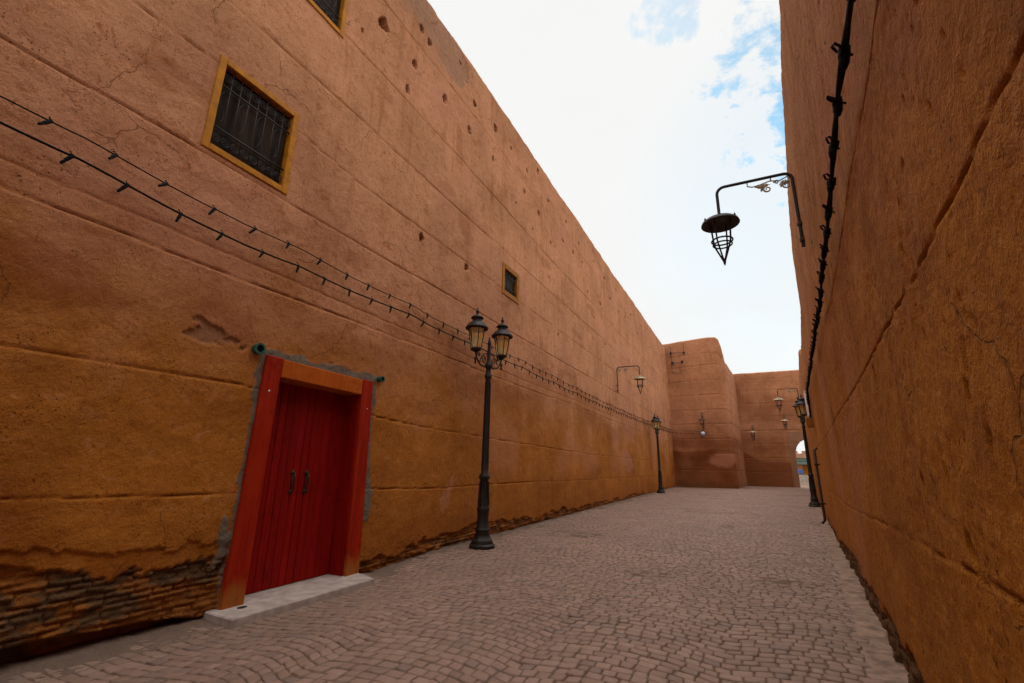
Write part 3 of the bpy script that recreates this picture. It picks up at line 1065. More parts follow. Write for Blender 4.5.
for i, (pts, wdt, dep, lip) in enumerate((
        (((0, 1.12), (2.3, 1.09), (7, 0.98), (40, 0.95)), 0.005, 0.012, 0.003),
        (((0, 2.20), (0.95, 2.11), (1.34, 2.085), (2.6, 2.05), (7.4, 1.97), (40, 1.9)), 0.0048, 0.016, 0.002),
        (((0, 2.95), (40, 2.85)), 0.006, 0.010, 0.004),
        (((0, 3.75), (40, 3.6)), 0.006, 0.008, 0.003),
        (((0, 4.45), (40, 4.4)), 0.010, 0.014, 0.006),
        (((0, 5.4), (40, 5.3)), 0.010, 0.014, 0.006))):
    zc = np.interp(SS, [p[0] for p in pts], [p[1] for p in pts])
    dz, gg = seam(SS, ZZ, zc, wdt, dep, 220 + i * 3, lip, 0.5)
    D += dz
    groove = np.maximum(groove, gg)
# torn pits and short vertical scars in the stucco
scar = sm(fbm(SS * 13 + ZZ * 2.0, ZZ * 4.2, 231, 5, 0.6), 0.20, 0.30) * sm(fbm(SS * 1.6, ZZ * 1.3, 233, 3), -0.02, 0.14)
scar = np.maximum(scar, sm(fbm(SS * 30, ZZ * 14, 236, 3, 0.6), 0.24, 0.32) * sm(fbm(SS * 1.1, ZZ * 0.9, 237, 3), -0.05, 0.12))
D -= 0.008 * scar
big = np.zeros_like(D)
for (cy, cz, ry, rz) in ((2.05, 1.17, 0.022, 0.05), (2.55, 1.36, 0.022, 0.04), (1.42, 0.99, 0.03, 0.03), (3.3, 1.95, 0.02, 0.06), (1.7, 1.62, 0.015, 0.05), (1.25, 1.62, 0.03, 0.02)):
    rr = 1 - ((SS - cy) / ry) ** 2 - ((ZZ - cz) / rz) ** 2 + 1.3 * fbm(SS * 25, ZZ * 18, 240, 3)
    big = np.maximum(big, sm(rr, 0, 0.5))
D -= 0.035 * big
edge = np.interp(SS, [-7, 1, 2.5, 5, 8, 14, 22, 40], [0.34, 0.34, 0.32, 0.34, 0.30, 0.14, 0.06, 0.03]) + 0.40 * fbm(SS * 1.2, ZZ * 1.6, 251, 4) + 0.12 * fbm(SS * 6, ZZ * 4, 253, 3)
bare = sm(edge - ZZ, 0, 0.03)
rb, jt = bricks(SS, ZZ, 0.075, 0.16, 261)
D = D * (1 - 0.5 * bare) + bare * (-0.03 - 0.05 * rb + 0.025 * jt + 0.05 * fbm(SS * 9, ZZ * 9, 263, 3))
stain = np.maximum(0.85 * groove, 0.50 * np.maximum(scar, big))
stain = np.maximum(stain, 0.35 * sm(fbm(SS * 3.5, ZZ * 0.45, 265, 4), 0.08, 0.28) * sm(fbm(SS * 0.5, ZZ * 0.6, 267, 3), -0.05, 0.2))
stain = np.maximum(stain, 0.45 * sm(0.75 - ZZ + 0.6 * fbm(SS * 1.5, ZZ * 1.2, 269, 4), 0.1, 0.6))
stain = np.maximum(stain, 0.30 * sm(fbm(SS * 0.8, ZZ * 1.2, 271, 5), 0.08, 0.28))
wear = (bare * 0.9, 0 * bare, stain, 0.3 * sm(fbm(SS * 0.6, ZZ * 0.6, 273, 4), 0.05, 0.25))
ztop = np.interp(S, [-7, 4.6, 6.5, 9, 10.6, 11.2, 11.45, 11.65, 11.9, 14, 17, 18.2, 19.5, 24, 40],
                 [6.25, 6.27, 6.48, 6.50, 6.42, 6.20, 5.80, 5.15, 4.93, 4.86, 4.86, 5.25, 5.55, 5.62, 5.7])
ztop = ztop + 0.14 + 0.05 * fbm(S * 0.8, S * 0, 281, 4) + 0.03 * fbm(S * 4, S * 0 + 3, 283, 3)
base = np.stack([RX0 + RK * S, S], -1)
nrm = np.repeat(np.array([[rn.x, rn.y]]), len(S), 0)
wall_mesh('wall_face', S, Z, base, nrm, D, wear, rb * jt, ztop, 0.8, M['plaster_right'], right, zfix=4.0)

# ================================================================ BASTION at the end of the left wall
bast = empty('wall_tower', (-2.6, 36.9, 0))
tag(bast, 'square rammed earth tower with rounded shoulder closing the end of the left wall', 'tower')


def plan(pts, step):
    out = [np.array(pts[0], float)]
    for a, b_ in zip(pts[:-1], pts[1:]):
        a, b_ = np.array(a, float), np.array(b_, float)
        n = max(1, int(np.ceil(np.linalg.norm(b_ - a) / step)))
        for k in range(1, n + 1):
            out.append(a + (b_ - a) * k / n)
    P = np.array(out)
    T = np.gradient(P, axis=0)
    T /= np.linalg.norm(T, axis=1)[:, None]
    N = np.stack([T[:, 1], -T[:, 0]], -1)
    s = np.concatenate([[0], np.cumsum(np.linalg.norm(np.diff(P, axis=0), axis=1))])
    return s, P, N


s_, P_, N_ = plan([(-5.2, 36.9), (-0.80, 36.9), (-0.66, 36.94), (-0.58, 37.03), (-0.55, 37.2), (-0.22, 40.5), (0.0, 43.2)], 0.07)
Z = spaced([(-0.15, 11.0, 0.05)])
SS, ZZ = np.meshgrid(s_, Z, indexing='ij')
D = 0.09 * fbm(SS * 0.35, ZZ * 0.35, 301, 3) + 0.03 * fbm(SS * 1.6, ZZ * 1.6, 303, 4) + 0.08 * (1 - ZZ / 10.6) - 0.03
groove = np.zeros_like(D)
for i, zc in enumerate((1.2, 2.35, 3.45, 4.5, 5.55, 6.65, 7.75, 8.9, 9.8)):
    dz, gg = seam(SS, ZZ, zc, 0.026, 0.026, 310 + i, 0.006)
    D += dz
    groove = np.maximum(groove, gg)
xx = np.repeat(P_[:, 0:1], len(Z), 1)
low = sm(2.75 + 0.9 * fbm(SS * 0.5, ZZ * 0.5, 321, 5) - ZZ, 0, 0.45) * (0.6 + 0.8 * sm(fbm(SS * 0.8, ZZ * 1.2, 322, 4), -0.2, 0.25))
redp = sm(1 - ((xx + 1.4) / 1.0) ** 2 - ((ZZ - 2.0) / 0.6) ** 2 + 3.0 * fbm(SS * 0.9, ZZ * 1.3, 323, 5, 0.6), 0, 1.0)
stain = np.maximum(0.45 * groove, 0.72 * low * (P_[:, 1] < 37.1)[:, None])
stain = np.maximum(stain, 0.5 * sm(ZZ, 2.6, 2.9) * sm(3.5 - ZZ, 0, 0.2))
wear = (0.35 * sm(0.35 + 0.3 * fbm(SS * 1.2, ZZ, 325, 3) - ZZ, 0, 0.1), 0 * D, stain, 0.55 * redp)
arr_x = P_[:, 0]
ztop = np.interp(s_, [0, 1.0, 3.6, 4.15, 4.35, 4.50, 4.62, 4.78, 5.2, 9, 12.5], [10.85, 10.92, 11.12, 11.06, 10.85, 10.35, 9.8, 9.4, 9.2, 9.1, 9.1])
ztop = ztop + 0.06 * fbm(s_ * 1.4, s_ * 0, 327, 3)
wall_mesh('tower_wall', s_, Z, P_, N_, D, wear, 0.5 + 0 * D, ztop, 0.6, M['plaster_far'], bast, zfix=5.0)

# ================================================================ FAR WALL with the gateway
farw = empty('gateway_wall', (3.0, 43, 0))
tag(farw, 'rammed earth wall across the far end of the street with an arched gateway', 'wall')
s_, P_, N_ = plan([(-0.4, 43.0), (9.0, 43.0)], 0.05)
Z = spaced([(-0.1, 5.0, 0.04), (5.0, 9.25, 0.07)])
SS, ZZ = np.meshgrid(s_, Z, indexing='ij')
XX = SS - 0.4
D = 0.09 * fbm(SS * 0.3, ZZ * 0.35, 401, 3) + 0.025 * fbm(SS * 1.6, ZZ * 1.6, 403, 4)
groove = np.zeros_like(D)
for i, zc in enumerate((1.1, 2.2, 3.3, 4.4, 5.5, 6.6, 7.7, 8.6)):
    dz, gg = seam(SS, ZZ, zc, 0.026, 0.024, 410 + i, 0.006)
    D += dz
    groove = np.maximum(groove, gg)
ac, aw, az = 4.56, 0.84, 2.40
hw_ = np.where(ZZ < az, aw - 0.05 * sm(ZZ, az - 0.7, az) * 0, aw * np.sqrt(np.clip(1 - (np.maximum(ZZ - az, 0) / 1.28) ** 2, 0, 1)) ** 1.15)
arch = np.abs(XX - ac) < hw_
arch &= ZZ < az + 1.28
trim = (np.abs(XX - ac) < aw + 0.45) & (ZZ < az + 1.85) & ~arch
D = np.where(trim, 0.035 + 0.4 * D, D)
D = np.where(arch, -1.0, D)
low = sm(1.9 + 1.0 * np.exp(-np.maximum(XX, 0) / 0.8) + 0.35 * fbm(SS * 0.6, ZZ * 0.3, 421, 4) - ZZ, 0, 0.25) * ~trim
stain = np.maximum(0.45 * groove * ~trim, 0.72 * low)
stain = np.maximum(stain, 0.45 * sm(fbm(SS * 0.35, ZZ * 0.5, 423, 4), 0.0, 0.25))
wear = (0 * D, 0.30 * trim, stain, 0 * D)
ztop = 9.22 + 0.05 * fbm(s_ * 1.2, s_ * 0, 427, 3)
wall_mesh('wall_face', s_, Z, P_, N_, D, wear, 0.5 + 0 * D, ztop, 1.0, M['plaster_far'], farw, drop=arch)

# ================================================================ beyond the gateway
pb = empty('market_building', (8.0, 70, 0))
tag(pb, 'low salmon building in sun seen through the arched gateway', 'building')
mb = MB()
mb.box((-5, 0, -0.05), (6, 6, 3.3), 0.03)
for k in range(12):
    mb.box((-4.95 + k * 0.92, 0.02, 3.3), (-4.5 + k * 0.92, 0.5, 3.62), 0.02)
mb.build('wall', M['plaza'], pb)
for xx_ in (-3.2, -0.9, 1.6):
    mb = MB()
    mb.box((xx_ - 0.55, -0.05, 0.0), (xx_ + 0.55, -0.003, 2.05), 0.01)
    mb.build('door', M['brown_wood'], pb)
mb = MB()
mb.add([(-4.6, -0.01, 2.75), (3.0, -0.01, 2.75), (3.0, -1.2, 2.35), (-4.6, -1.2, 2.35), (-4.6, -0.01, 2.70), (3.0, -0.01, 2.70), (3.0, -1.2, 2.30), (-4.6, -1.2, 2.30), (-4.6, -1.22, 2.08), (3.0, -1.22, 2.08)],
       [(0, 1, 2, 3), (7, 6, 5, 4), (3, 2, 9, 8), (0, 3, 7, 4), (1, 5, 6, 2)])
mb.build('awning', M['awning'], pb)

st = empty('market_stall', (5.35, 58, 0))
tag(st, 'small market stall draped in blue and white cloth beyond the gateway', 'stall')
for sx in (-0.9, 0.9):
    for sy in (-0.4, 0.4):
        mb = MB()
        mb.tube([(sx, sy, -0.03), (sx, sy, 2.0)], 0.025, 6)
        mb.build('post', M['iron'], st)
mb = MB(); mb.box((-0.95, -0.45, 0.75), (0.95, 0.45, 0.82), 0.01); mb.build('counter', M['brown_wood'], st)
mb = MB()
for k in range(10):
    x0 = -0.95 + k * 0.19
    mb.box((x0, -0.475 - 0.015 * (k % 2), 0.02), (x0 + 0.188, -0.462, 0.80), 0.004)
mb.build('cloth', M['stone'], st)
mb = MB(); mb.box((-0.42, -0.40, 0.83), (0.05, 0.1, 1.35), 0.08); mb.build('cloth_bundle', M['cloth_blue'], st)
mb = MB()
mb.add([(-1.05, -0.6, 1.85), (1.05, -0.6, 1.85), (1.05, 0.55, 2.15), (-1.05, 0.55, 2.15), (-1.05, -0.6, 1.81), (1.05, -0.6, 1.81), (1.05, 0.55, 2.11), (-1.05, 0.55, 2.11)],
       [(0, 1, 2, 3), (7, 6, 5, 4), (0, 4, 5, 1), (1, 5, 6, 2), (2, 6, 7, 3), (3, 7, 4, 0)])
mb.build('canopy', M['awning'], st)

# ================================================================ STREET LAMPS
def make_street_lamp():
    root = empty('street_lamp', (0, 0, 0))
    # plinth
    mb = MB()
    mb.lathe([(0.235, 0.0), (0.235, 0.05), (0.205, 0.075), (0.195, 0.13), (0.150, 0.17), (0.140, 0.20)], (0, 0, 0), 8, math.pi / 8)
    shade_auto(mb.build('base', M['iron'], root), 30)
    mb = MB()
    prof = [(0.128, 0.195), (0.120, 0.26), (0.135, 0.30), (0.110, 0.34), (0.098, 0.50), (0.105, 0.60), (0.118, 0.63), (0.105, 0.66), (0.092, 0.72), (0.078, 0.95), (0.074, 1.12),
            (0.095, 1.15), (0.100, 1.18), (0.088, 1.21), (0.066, 1.24), (0.060, 1.60), (0.054, 2.30), (0.048, 2.95), (0.066, 2.98), (0.070, 3.02), (0.056, 3.05), (0.046, 3.10),
            (0.050, 3.16), (0.078, 3.19), (0.080, 3.23), (0.050, 3.27), (0.034, 3.32), (0.030, 3.62), (0.040, 3.65), (0.026, 3.70), (0.018, 3.76), (0.0, 3.80)]
    mb.lathe(prof, (0, 0, 0), 18)
    # flutes
    for k in range(9):
        t = 2 * math.pi * k / 9
        mb.tube([(0.062 * math.cos(t), 0.062 * math.sin(t), 1.30), (0.050 * math.cos(t), 0.050 * math.sin(t), 2.90)], 0.008, 5)
        mb.tube([(0.100 * math.cos(t), 0.100 * math.sin(t), 0.70), (0.078 * math.cos(t), 0.078 * math.sin(t), 1.10)], 0.010, 5)
    shade_auto(mb.build('pole', M['iron'], root), 50)
    # scrolled arms in the local x-z plane
    mb = MB()
    for sgn in (-1, 1):
        def P(x, z):
            return (sgn * x, 0, z)
        mb.tube([P(0.04, 3.22), P(0.12, 3.18), P(0.22, 3.20), P(0.31, 3.28), P(0.35, 3.38), P(0.355, 3.44)], [0.018, 0.017, 0.016, 0.016, 0.018, 0.02], 8)
        mb.tube([P(0.035, 3.46), P(0.12, 3.43), P(0.20, 3.36), P(0.24, 3.27)], 0.011, 6)
        sc = []
        for i in range(22):
            t = i / 21 * 3.6 * math.pi
            rr = 0.075 * (1 - i / 25)
            sc.append(P(0.135 + rr * math.cos(t), 3.315 + rr * math.sin(t)))
        mb.tube(sc, 0.009, 6)
        sc = []
        for i in range(18):
            t = i / 17 * 3.2 * math.pi
            rr = 0.045 * (1 - i / 21)
            sc.append(P(0.275 + rr * math.cos(t), 3.385 + rr * math.sin(t)))
        mb.tube(sc, 0.008, 6)
        mb.lathe([(0.0, 3.19), (0.022, 3.22), (0.012, 3.26), (0.03, 3.29), (0.02, 3.32), (0.0, 3.33)], (sgn * 0.355, 0, 0), 10)
    shade_auto(mb.build('scroll_arm', M['iron'], root), 50)
    for sgn in (-1, 1):
        c = (sgn * 0.355, 0, 0)
        zb = 3.44
        mb = MB()
        mb.lathe([(0.02, zb - 0.03), (0.075, zb), (0.105, zb + 0.015), (0.112, zb + 0.045), (0.10, zb + 0.055)], c, 6)
        for k in range(6):
            t = 2 * math.pi * k / 6
            mb.tube([(c[0] + 0.100 * math.cos(t), 0.100 * math.sin(t), zb + 0.05), (c[0] + 0.162 * math.cos(t), 0.162 * math.sin(t), zb + 0.445)], 0.009, 5)
            t2 = 2 * math.pi * (k + 1) / 6
            mb.tube([(c[0] + 0.162 * math.cos(t), 0.162 * math.sin(t), zb + 0.43), (c[0] + 0.162 * math.cos(t2), 0.162 * math.sin(t2), zb + 0.43)], 0.008, 5)
        ln = shade_auto(mb.build('lantern', M['iron'], root), 30)
        mb = MB()
        mb.lathe([(0.092, zb + 0.052), (0.153, zb + 0.43)], c, 6)
        mb.build('glass', M['amber'], ln)
        mb = MB()
        mb.lathe([(0.150, zb + 0.435), (0.215, zb + 0.425), (0.222, zb + 0.445), (0.200, zb + 0.475), (0.150, zb + 0.535), (0.095, zb + 0.575), (0.085, zb + 0.60), (0.085, zb + 0.63), (0.120, zb + 0.635),
                  (0.122, zb + 0.65), (0.085, zb + 0.685), (0.045, zb + 0.70), (0.022, zb + 0.715), (0.018, zb + 0.74), (0.034, zb + 0.765), (0.034, zb + 0.785), (0.014, zb + 0.81), (0.016, zb + 0.83), (0.0, zb + 0.86)], c, 18)
        shade_auto(mb.build('cap', M['iron'], ln), 35)
    return root


lamp0 = make_street_lamp()
LAMPS = [((-4.215, 7.41, 0.0), math.radians(75), (0.0, 0.012), 'black two-headed street lamp standing just past the red door'),
         ((-4.27, 27.2, 0.0), math.radians(86), (0.0, 0.0), 'distant black two-headed street lamp against the left wall near the tower'),
         ((2.27, 21.75, 0.0), math.radians(95), (0.0, -0.010), 'dark two-headed street lamp tight against the right wall')]
for i, (loc, rz, (rx, ry), lab) in enumerate(LAMPS):
    o = lamp0 if i == 0 else copy_tree(lamp0)
    o.location = loc
    o.rotation_euler = (rx, ry, rz)
    tag(o, lab, 'street lamp', 'two-headed street lamps along the walls')


# ================================================================ BRACKET LAMPS
def make_bracket(shade_mat, orn_mat, frame_mat):
    """origin at the foot of the wall pipe, pipe up +z, arm out along +x"""
    root = empty('bracket_lamp', (0, 0, 0))
    H, A = 1.27, 0.97
    pts = [(0, 0, 0.12), (0, 0, H - 0.10)]
    for i in range(1, 6):
        t = i / 5 * math.pi / 2
        pts.append((0.10 - 0.10 * math.cos(t), 0, H - 0.10 + 0.10 * math.sin(t)))
    pts.append((A - 0.11, 0, H))
    for i in range(1, 6):
        t = i / 5 * math.pi / 2
        pts.append((A - 0.11 + 0.11 * math.sin(t), 0, H - 0.11 + 0.11 * math.cos(t)))
    pts.append((A, 0, H - 0.46))
    mb = MB()
    mb.tube(pts, 0.022, 10)
    shade_auto(mb.build('arm', frame_mat, root), 60)
    for z in (0.22, 0.46):
        mb = MB()
        mb.lathe([(0.034, z - 0.022), (0.034, z + 0.018)], (0, 0, 0), 10)
        mb.box((-0.10, -0.012, z - 0.012), (-0.018, 0.012, z + 0.012), 0.002)
        mb.box((-0.015, -0.055, z - 0.010), (-0.008, 0.055, z + 0.010), 0.002)
        mb.build('wall_clamp', M['iron_brown'], root)
    # leaf scroll under the arm
    mb = MB()
    zt = H - 0.02
    mb.tube([(0.56, 0, zt), (0.56, 0, zt - 0.06), (0.50, 0, zt - 0.085), (0.40, 0, zt - 0.075), (0.28, 0, zt - 0.045), (0.15, 0, zt - 0.07), (0.06, 0, zt - 0.03), (0.01, 0, zt - 0.08)], 0.009, 6)
    mb.tube([(0.26, 0, zt), (0.26, 0, zt - 0.05)], 0.009, 6)

    def curl(cx, cz, r, turns, a0, sg=1):
        p = []
        for i in range(24):
            t = a0 + sg * i / 23 * turns * 2 * math.pi
            rr = r * (1 - 0.75 * i / 23)
            p.append((cx + rr * math.cos(t), 0, cz + rr * math.sin(t)))
        mb.tube(p, [0.013 * (1 - 0.5 * i / 23) for i in range(24)], 6)

    def leaf(x0, z0, x1, z1, wd):
        v0, v1 = Vector((x0, 0, z0)), Vector((x1, 0, z1))
        d = v1 - v0
        nn = Vector((-d.z, 0, d.x)).normalized()
        ring = []
        for k in range(9):
            t = k / 8
            wv = wd * math.sin(math.pi * min(1, t * 1.05 + 0.02)) * (1 + 0.35 * (-1) ** k)
            ring.append((v0 + d * t, wv))
        vs, fs = [], []
        for p, wv in ring:
            vs += [tuple(p + nn * wv + Vector((0, 0.005, 0))), tuple(p - nn * wv + Vector((0, 0.005, 0))), tuple(p - nn * wv - Vector((0, 0.005, 0))), tuple(p + nn * wv - Vector((0, 0.005, 0)))]
        for k in range(8):
            a = k * 4
            for j in range(4):
                fs.append((a + j, a + (j + 1) % 4, a + 4 + (j + 1) % 4, a + 4 + j))
        mb.add(vs, fs)

    curl(0.315, zt - 0.165, 0.055, 1.4, math.pi / 2, -1)
    curl(0.075, zt - 0.160, 0.060, 1.4, math.pi * 0.7, -1)
    curl(0.195, zt - 0.085, 0.030, 1.2, 0, 1)
    leaf(0.47, zt - 0.10, 0.27, zt - 0.10, 0.034)
    leaf(0.36, zt - 0.08, 0.40, zt - 0.20, 0.022)
    leaf(0.15, zt - 0.10, 0.03, zt - 0.13, 0.036)
    leaf(0.12, zt - 0.08, 0.15, zt - 0.19, 0.024)
    mb.build('scroll_ornament', orn_mat, root, True)
    # shade and lantern cage
    zs = H - 0.46
    mb = MB()
    mb.lathe([(0.030, zs + 0.02), (0.072, zs), (0.078, zs - 0.02), (0.060, zs - 0.045), (0.13, zs - 0.055), (0.205, zs - 0.072), (0.248, zs - 0.105), (0.262, zs - 0.140),
              (0.252, zs - 0.143), (0.16, zs - 0.118), (0.06, zs - 0.105), (0.0, zs - 0.10)], (A, 0, 0), 28)
    for k in range(6):
        t = 2 * math.pi * (k + 0.5) / 6
        mb.lathe([(0.014, zs - 0.105), (0.016, zs - 0.08), (0.008, zs - 0.06), (0.0, zs - 0.045)], (A + 0.225 * math.cos(t), 0.225 * math.sin(t), 0), 6)
    shade_auto(mb.build('shade', shade_mat, root), 45)
    mb = MB()
    zb = zs - 0.12
    for k in range(4):
        t = math.pi / 4 + k * math.pi / 2 + 0.25
        cc, ss_ = math.cos(t), math.sin(t)
        mb.tube([(A + 0.150 * cc, 0.150 * ss_, zb), (A + 0.128 * cc, 0.128 * ss_, zb - 0.30), (A + 0.100 * cc, 0.100 * ss_, zb - 0.39), (A + 0.012 * cc, 0.012 * ss_, zb - 0.60)], 0.0125, 6)
    mb.torus((A, 0, zb - 0.285), 0.140, 0.012, 24)
    mb.torus((A, 0, zb - 0.345), 0.126, 0.011, 24)
    mb.lathe([(0.0, zb - 0.68), (0.014, zb - 0.65), (0.022, zb - 0.61), (0.014, zb - 0.57), (0.0, zb - 0.56)], (A, 0, 0), 8)
    shade_auto(mb.build('cage', frame_mat, root), 60)
    return root


def face(v):
    return math.atan2(v[1], v[0])


bk = make_bracket(M['iron'], M['ornament'], M['iron'])
bk.location = (xr(6.72) - 0.028, 6.72, 4.17)
bk.rotation_euler = (0, 0, math.pi + 0.02)
tag(bk, 'large black bracket lamp hanging from the right wall against the sky', 'wall lamp', 'bracket lamps on the walls')
bk2 = make_bracket(M['shade_pale'], M['ornament'], M['iron_brown'])
bk2.location = (XL + 0.07, 19.8, 4.36)
bk2.rotation_euler = (0, 0, 0.0)
tag(bk2, 'brown bracket lamp with pale top on the left wall above the light strings', 'wall lamp', 'bracket lamps on the walls')
for loc, rz, lab in (((xr(28.9) - 0.09, 28.9, 4.36), math.pi, 'far bracket lamp reaching out from the right wall above the street lamp'),
                     ((-2.42, 36.82, 4.02), -math.pi / 2, 'bracket lamp on the front face of the tower pointing at the viewer'),
                     ((3.28, 42.9, 4.35), -math.pi / 2 - 0.1, 'higher bracket lamp on the far wall nearest the arched gateway'),
                     ((0.95, 42.9, 3.50), -math.pi / 2 - 0.1, 'lower bracket lamp on the far wall beside the tower')):
    o = copy_tree(bk2)
    o.location = loc
    o.rotation_euler = (0, 0, rz)
    tag(o, lab, 'wall lamp', 'bracket lamps on the walls')
    if 36 < loc[1] < 40:
        for ch in o.children:
            if ch.name.startswith('shade'):
                ch.material_slots[0].link = 'OBJECT'
                ch.material_slots[0].material = M['iron_brown']

# small globe under the tower lamp
sl = empty('globe_light', (-2.52, 36.80, 3.80))
tag(sl, 'small bluish white globe light under the tower lamp', 'light')
mb = MB(); mb.lathe([(0.0, -0.17), (0.09, -0.14), (0.15, -0.06), (0.16, 0.02), (0.11, 0.11), (0.05, 0.14)], (0, -0.22, 0), 14); mb.build('globe', M['milk'], sl, True)
mb = MB(); mb.lathe([(0.075, 0.13), (0.08, 0.20), (0.03, 0.24), (0.0, 0.245)], (0, -0.22, 0), 12); mb.tube([(0, 0.1, 0.2), (0, -0.22, 0.22)], 0.02, 6); mb.build('bracket', M['iron'], sl)

# ================================================================ LIGHT STRINGS
def holder_mesh(big=False):
    mb = MB()
    if not big:
        mb.box((-0.013, -0.014, -0.014), (0.013, 0.014, 0.014), 0.004)
        mb.lathe([(0.0, -0.112), (0.010, -0.108), (0.013, -0.085), (0.011, -0.066), (0.015, -0.058), (0.015, -0.012), (0.011, -0.008)], (0, 0, 0), 8)
        mb.tube([(0, -0.015, 0.01), (0.0, -0.03, 0.028), (-0.02, -0.03, 0.03)], 0.004, 5)
    else:
        mb.box((-0.020, -0.020, -0.022), (0.020, 0.020, 0.022), 0.006)
        mb.lathe([(0.0, -0.075), (0.010, -0.072), (0.020, -0.045), (0.021, -0.012), (0.014, -0.008)], (0, 0, 0), 8)
        mb.tube([(0, 0.01, 0.012), (-0.02, 0.035, 0.030), (-0.040, 0.015, 0.045), (-0.036, -0.02, 0.035), (0, -0.01, 0.01)], 0.006, 5)
        mb.tube([(0, -0.01, -0.01), (-0.02, -0.045, 0.000), (-0.035, -0.045, 0.015)], 0.005, 5)
        mb.tube([(0, 0.0, -0.01), (0.02, 0.02, 0.0), (0.030, 0.012, -0.012)], 0.006, 5)
    me = bpy.data.meshes.new('lamp_holder')
    me.from_pydata(mb.v, [], mb.f)
    me.update()
    me.materials.append(M['cable'])
    return me


HM, HB = holder_mesh(), holder_mesh(True)


def cable_obj(name, pts, r, n=7):
    mb = MB()
    mb.tube(pts, r, n)
    return mb


def string(pts3, r, first, step, last, rot, mesh, label, group, extra=None, jitter=0.03):
    """a cable through the points (ordered along y) with lamp holders hung from it"""
    P = np.array(pts3, float)
    root = empty('light_string', tuple(P[0]))
    tag(root, label, 'light string', group)
    # resample with a little sag between the fixings
    d = np.concatenate([[0], np.cumsum(np.linalg.norm(np.diff(P, axis=0), axis=1))])
    t = np.arange(0, d[-1], 0.11)
    Q = np.stack([np.interp(t, d, P[:, i]) for i in range(3)], -1)
    ker = np.ones(15) / 15
    for i in range(3):
        e = np.concatenate([np.full(7, Q[0, i]), Q[:, i], np.full(7, Q[-1, i])])
        Q[:, i] = np.convolve(e, ker, 'valid')
    ph = (t % 2.15) / 2.15
    Q[:, 2] -= 0.035 * 4 * ph * (1 - ph) - 0.02
    Q[:, 2] += 0.018 * fbm(t * 2.2, t * 0 + 5, 71, 3)
    mb = MB()
    mb.tube([tuple(q - P[0]) for q in Q], r, 7)
    if extra:
        for k in range(2):
            pp = [tuple(q - P[0] + np.array([0.8 * r * math.cos(i * 0.55 + k * 3.1), 0.0, 0.9 * r * math.sin(i * 0.55 + k * 3.1)])) for i, q in enumerate(Q)]
            mb.tube(pp, r * 0.72, 6)
    mb.build('cable', M['cable'], root, True)
    s = first
    while s < min(last, t[-1]):
        q = [np.interp(s, t, Q[:, i]) for i in range(3)]
        h = bpy.data.objects.new('lamp_holder', mesh)
        COL.objects.link(h)
        h.parent = root
        h.location = (q[0] - P[0][0], q[1] - P[0][1], q[2] - P[0][2])
        h.rotation_euler = (rot[0] + random.uniform(-0.18, 0.18), rot[1] + random.uniform(-0.12, 0.12), rot[2] + random.uniform(-0.3, 0.3))
        s += step * random.uniform(0.9, 1.1)
    return root


xs = XL + 0.085
low_pts = [(xs, -3, 3.84), (xs, 0.86, 3.77), (xs, 1.24, 3.745), (xs, 2.95, 3.66), (xs, 4.95, 3.72), (xs, 7.57, 3.70), (xs, 12, 3.66), (xs, 17, 3.62), (xs, 24, 3.68), (xs, 30, 3.78), (xs, 36.5, 3.90), (-4.5, 36.72, 3.90), (-2.4, 36.70, 3.75), (-0.75, 36.70, 3.57), (-0.42, 36.95, 3.45), (-0.30, 38.4, 3.3)]
up_pts = [(xs - 0.02, -3, 4.06), (xs - 0.02, 0.81, 3.975), (xs - 0.02, 2.1, 3.925), (xs - 0.02, 4.84, 3.905), (xs - 0.02, 7.0, 3.87), (xs - 0.02, 11.2, 3.86), (xs - 0.02, 17, 3.80), (xs - 0.02, 24, 3.84), (xs - 0.02, 30, 3.95), (xs - 0.02, 36.5, 4.08), (-4.5, 36.72, 4.08), (-2.4, 36.68, 3.93), (-0.75, 36.68, 3.81), (-0.42, 36.95, 3.70), (-0.32, 38.0, 3.6)]
string(low_pts, 0.0100, 4.25, 0.425, 41.5, (math.radians(-26), math.radians(-8), 0), HM, 'lower and thicker black light string running along the left wall', 'light strings along the left wall')
string(up_pts, 0.0065, 4.08, 0.455, 41.5, (math.radians(-38), math.radians(-15), 0), HM, 'upper and thinner black light string running along the left wall', 'light strings along the left wall')


def rp(y, z, off=0.05):
    p = Vector((xr(y), y, 0)) + rn * off
    return (p.x, p.y, z)


string([rp(0.2, 2.95), rp(1.2, 3.0), rp(1.68, 3.065), rp(2.0, 3.14), rp(2.25, 3.12), rp(2.6, 3.085), rp(3.3, 3.06), rp(5.2, 3.05), rp(8.5, 3.18), rp(12.6, 3.32), rp(14.6, 3.42), rp(15.2, 2.9)], 0.0105, 0.80, 0.335, 14.9,
       (math.radians(10), math.radians(10), 0), HB, 'thick black bundled light string sagging along the right wall', None, True)

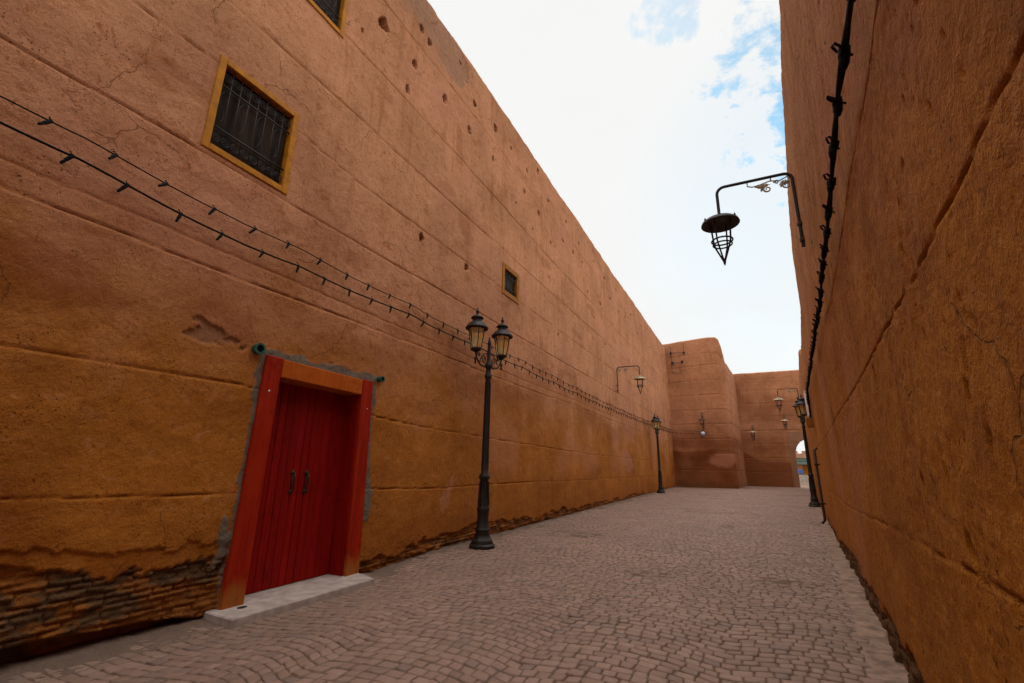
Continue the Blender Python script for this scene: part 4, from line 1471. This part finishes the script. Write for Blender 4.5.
# ================================================================ SMALL THINGS ON THE WALLS
# insulator rack on the tower
rk = empty('insulator_rack', (-3.85, 36.80, 9.3))
tag(rk, 'iron rack with four dark insulators high on the tower corner', 'rack')
mb = MB()
mb.tube([(-0.48, 0, 1.35), (-0.48, 0, -0.85)], 0.016, 6)
mb.tube([(0.50, 0, 1.55), (0.50, 0, 0.75)], 0.016, 6)
mb.tube([(-0.48, 0, 0.78), (0.50, 0, 0.72)], 0.018, 6)
mb.tube([(-0.40, 0, -0.05), (0.32, 0, -0.02)], 0.016, 6)
mb.tube([(-0.45, 0, -0.80), (0.12, 0, -0.90), (0.12, 0, -0.3)], 0.02, 6)
mb.build('frame', M['iron_brown'], rk)
for px, pz in ((-0.48, 0.75), (0.50, 0.68), (-0.40, -0.05), (0.32, -0.02)):
    mb = MB()
    mb.lathe([(0.0, -0.13), (0.06, -0.12), (0.085, -0.06), (0.06, -0.02), (0.085, 0.03), (0.06, 0.09), (0.03, 0.13), (0.0, 0.135)], (px, -0.10, pz), 12)
    mb.build('insulator', M['iron'], rk, True)


def rwall_box(mb, y0, y1, z0, z1, off0, off1, bev=0.006, tilt=0.0):
    """a box lying on the right wall"""
    vs0 = len(mb.v)
    mb.box((off0, y0, z0), (off1, y1, z1), bev)
    out = []
    for (o_, y, z) in mb.v[vs0:]:
        p = Vector((xr(y), y, 0)) + rn * o_
        out.append((p.x, p.y + tilt * (z - z0), z))
    mb.v[vs0:] = out


mb = MB()
rwall_box(mb, 15.0, 15.75, 2.83, 3.55, 0.05, 0.085, 0.004, 0.25)
o = mb.build('wall_sign', M['white'], None, False, (xr(15.4), 15.4, 2.83))
tag(o, 'blank whitish sign plate on the right wall at the end of the light string', 'sign')
jb = empty('junction_box', (xr(14.9), 14.9, 2.5))
tag(jb, 'small brown junction box below the whitish sign plate', 'box')
off = Vector(jb.location)
for nm, args, mtl in (('housing', (14.72, 15.0, 2.50, 2.74, 0.0, 0.13), M['brown_wood']), ('lid', (14.74, 14.98, 2.52, 2.72, 0.131, 0.145), M['iron_brown'])):
    mb = MB()
    rwall_box(mb, *args)
    mb.v = [(x - off.x, y - off.y, z - off.z) for x, y, z in mb.v]
    mb.build(nm, mtl, jb)
mb = MB()
mb.tube([rp(14.86, 2.745, 0.04), rp(14.84, 2.95, 0.04), rp(14.3, 3.12, 0.035), rp(13.9, 3.42, 0.045)], 0.022, 6)
mb.v = [(x - off.x, y - off.y, z - off.z) for x, y, z in mb.v]
mb.build('conduit', M['cable'], jb)
dp = empty('drain_pipe', rp(15.1, 0, 0.06))
tag(dp, 'thin rusty drain pipe fixed low on the right wall', 'pipe')
off = Vector(dp.location)
mb = MB()
mb.tube([rp(15.15, 1.95, 0.0), rp(15.12, 1.90, 0.07), rp(15.1, 0.10, 0.07), rp(15.1, 0.02, 0.14)], 0.035, 8)
mb.v = [(x - off.x, y - off.y, z - off.z) for x, y, z in mb.v]
mb.build('pipe', M['iron_brown'], dp, True)
for zz in (0.5, 1.5):
    mb = MB()
    rwall_box(mb, 15.04, 15.18, zz, zz + 0.04, -0.02, 0.115, 0.004)
    mb.v = [(x - off.x, y - off.y, z - off.z) for x, y, z in mb.v]
    mb.build('clip', M['iron'], dp)
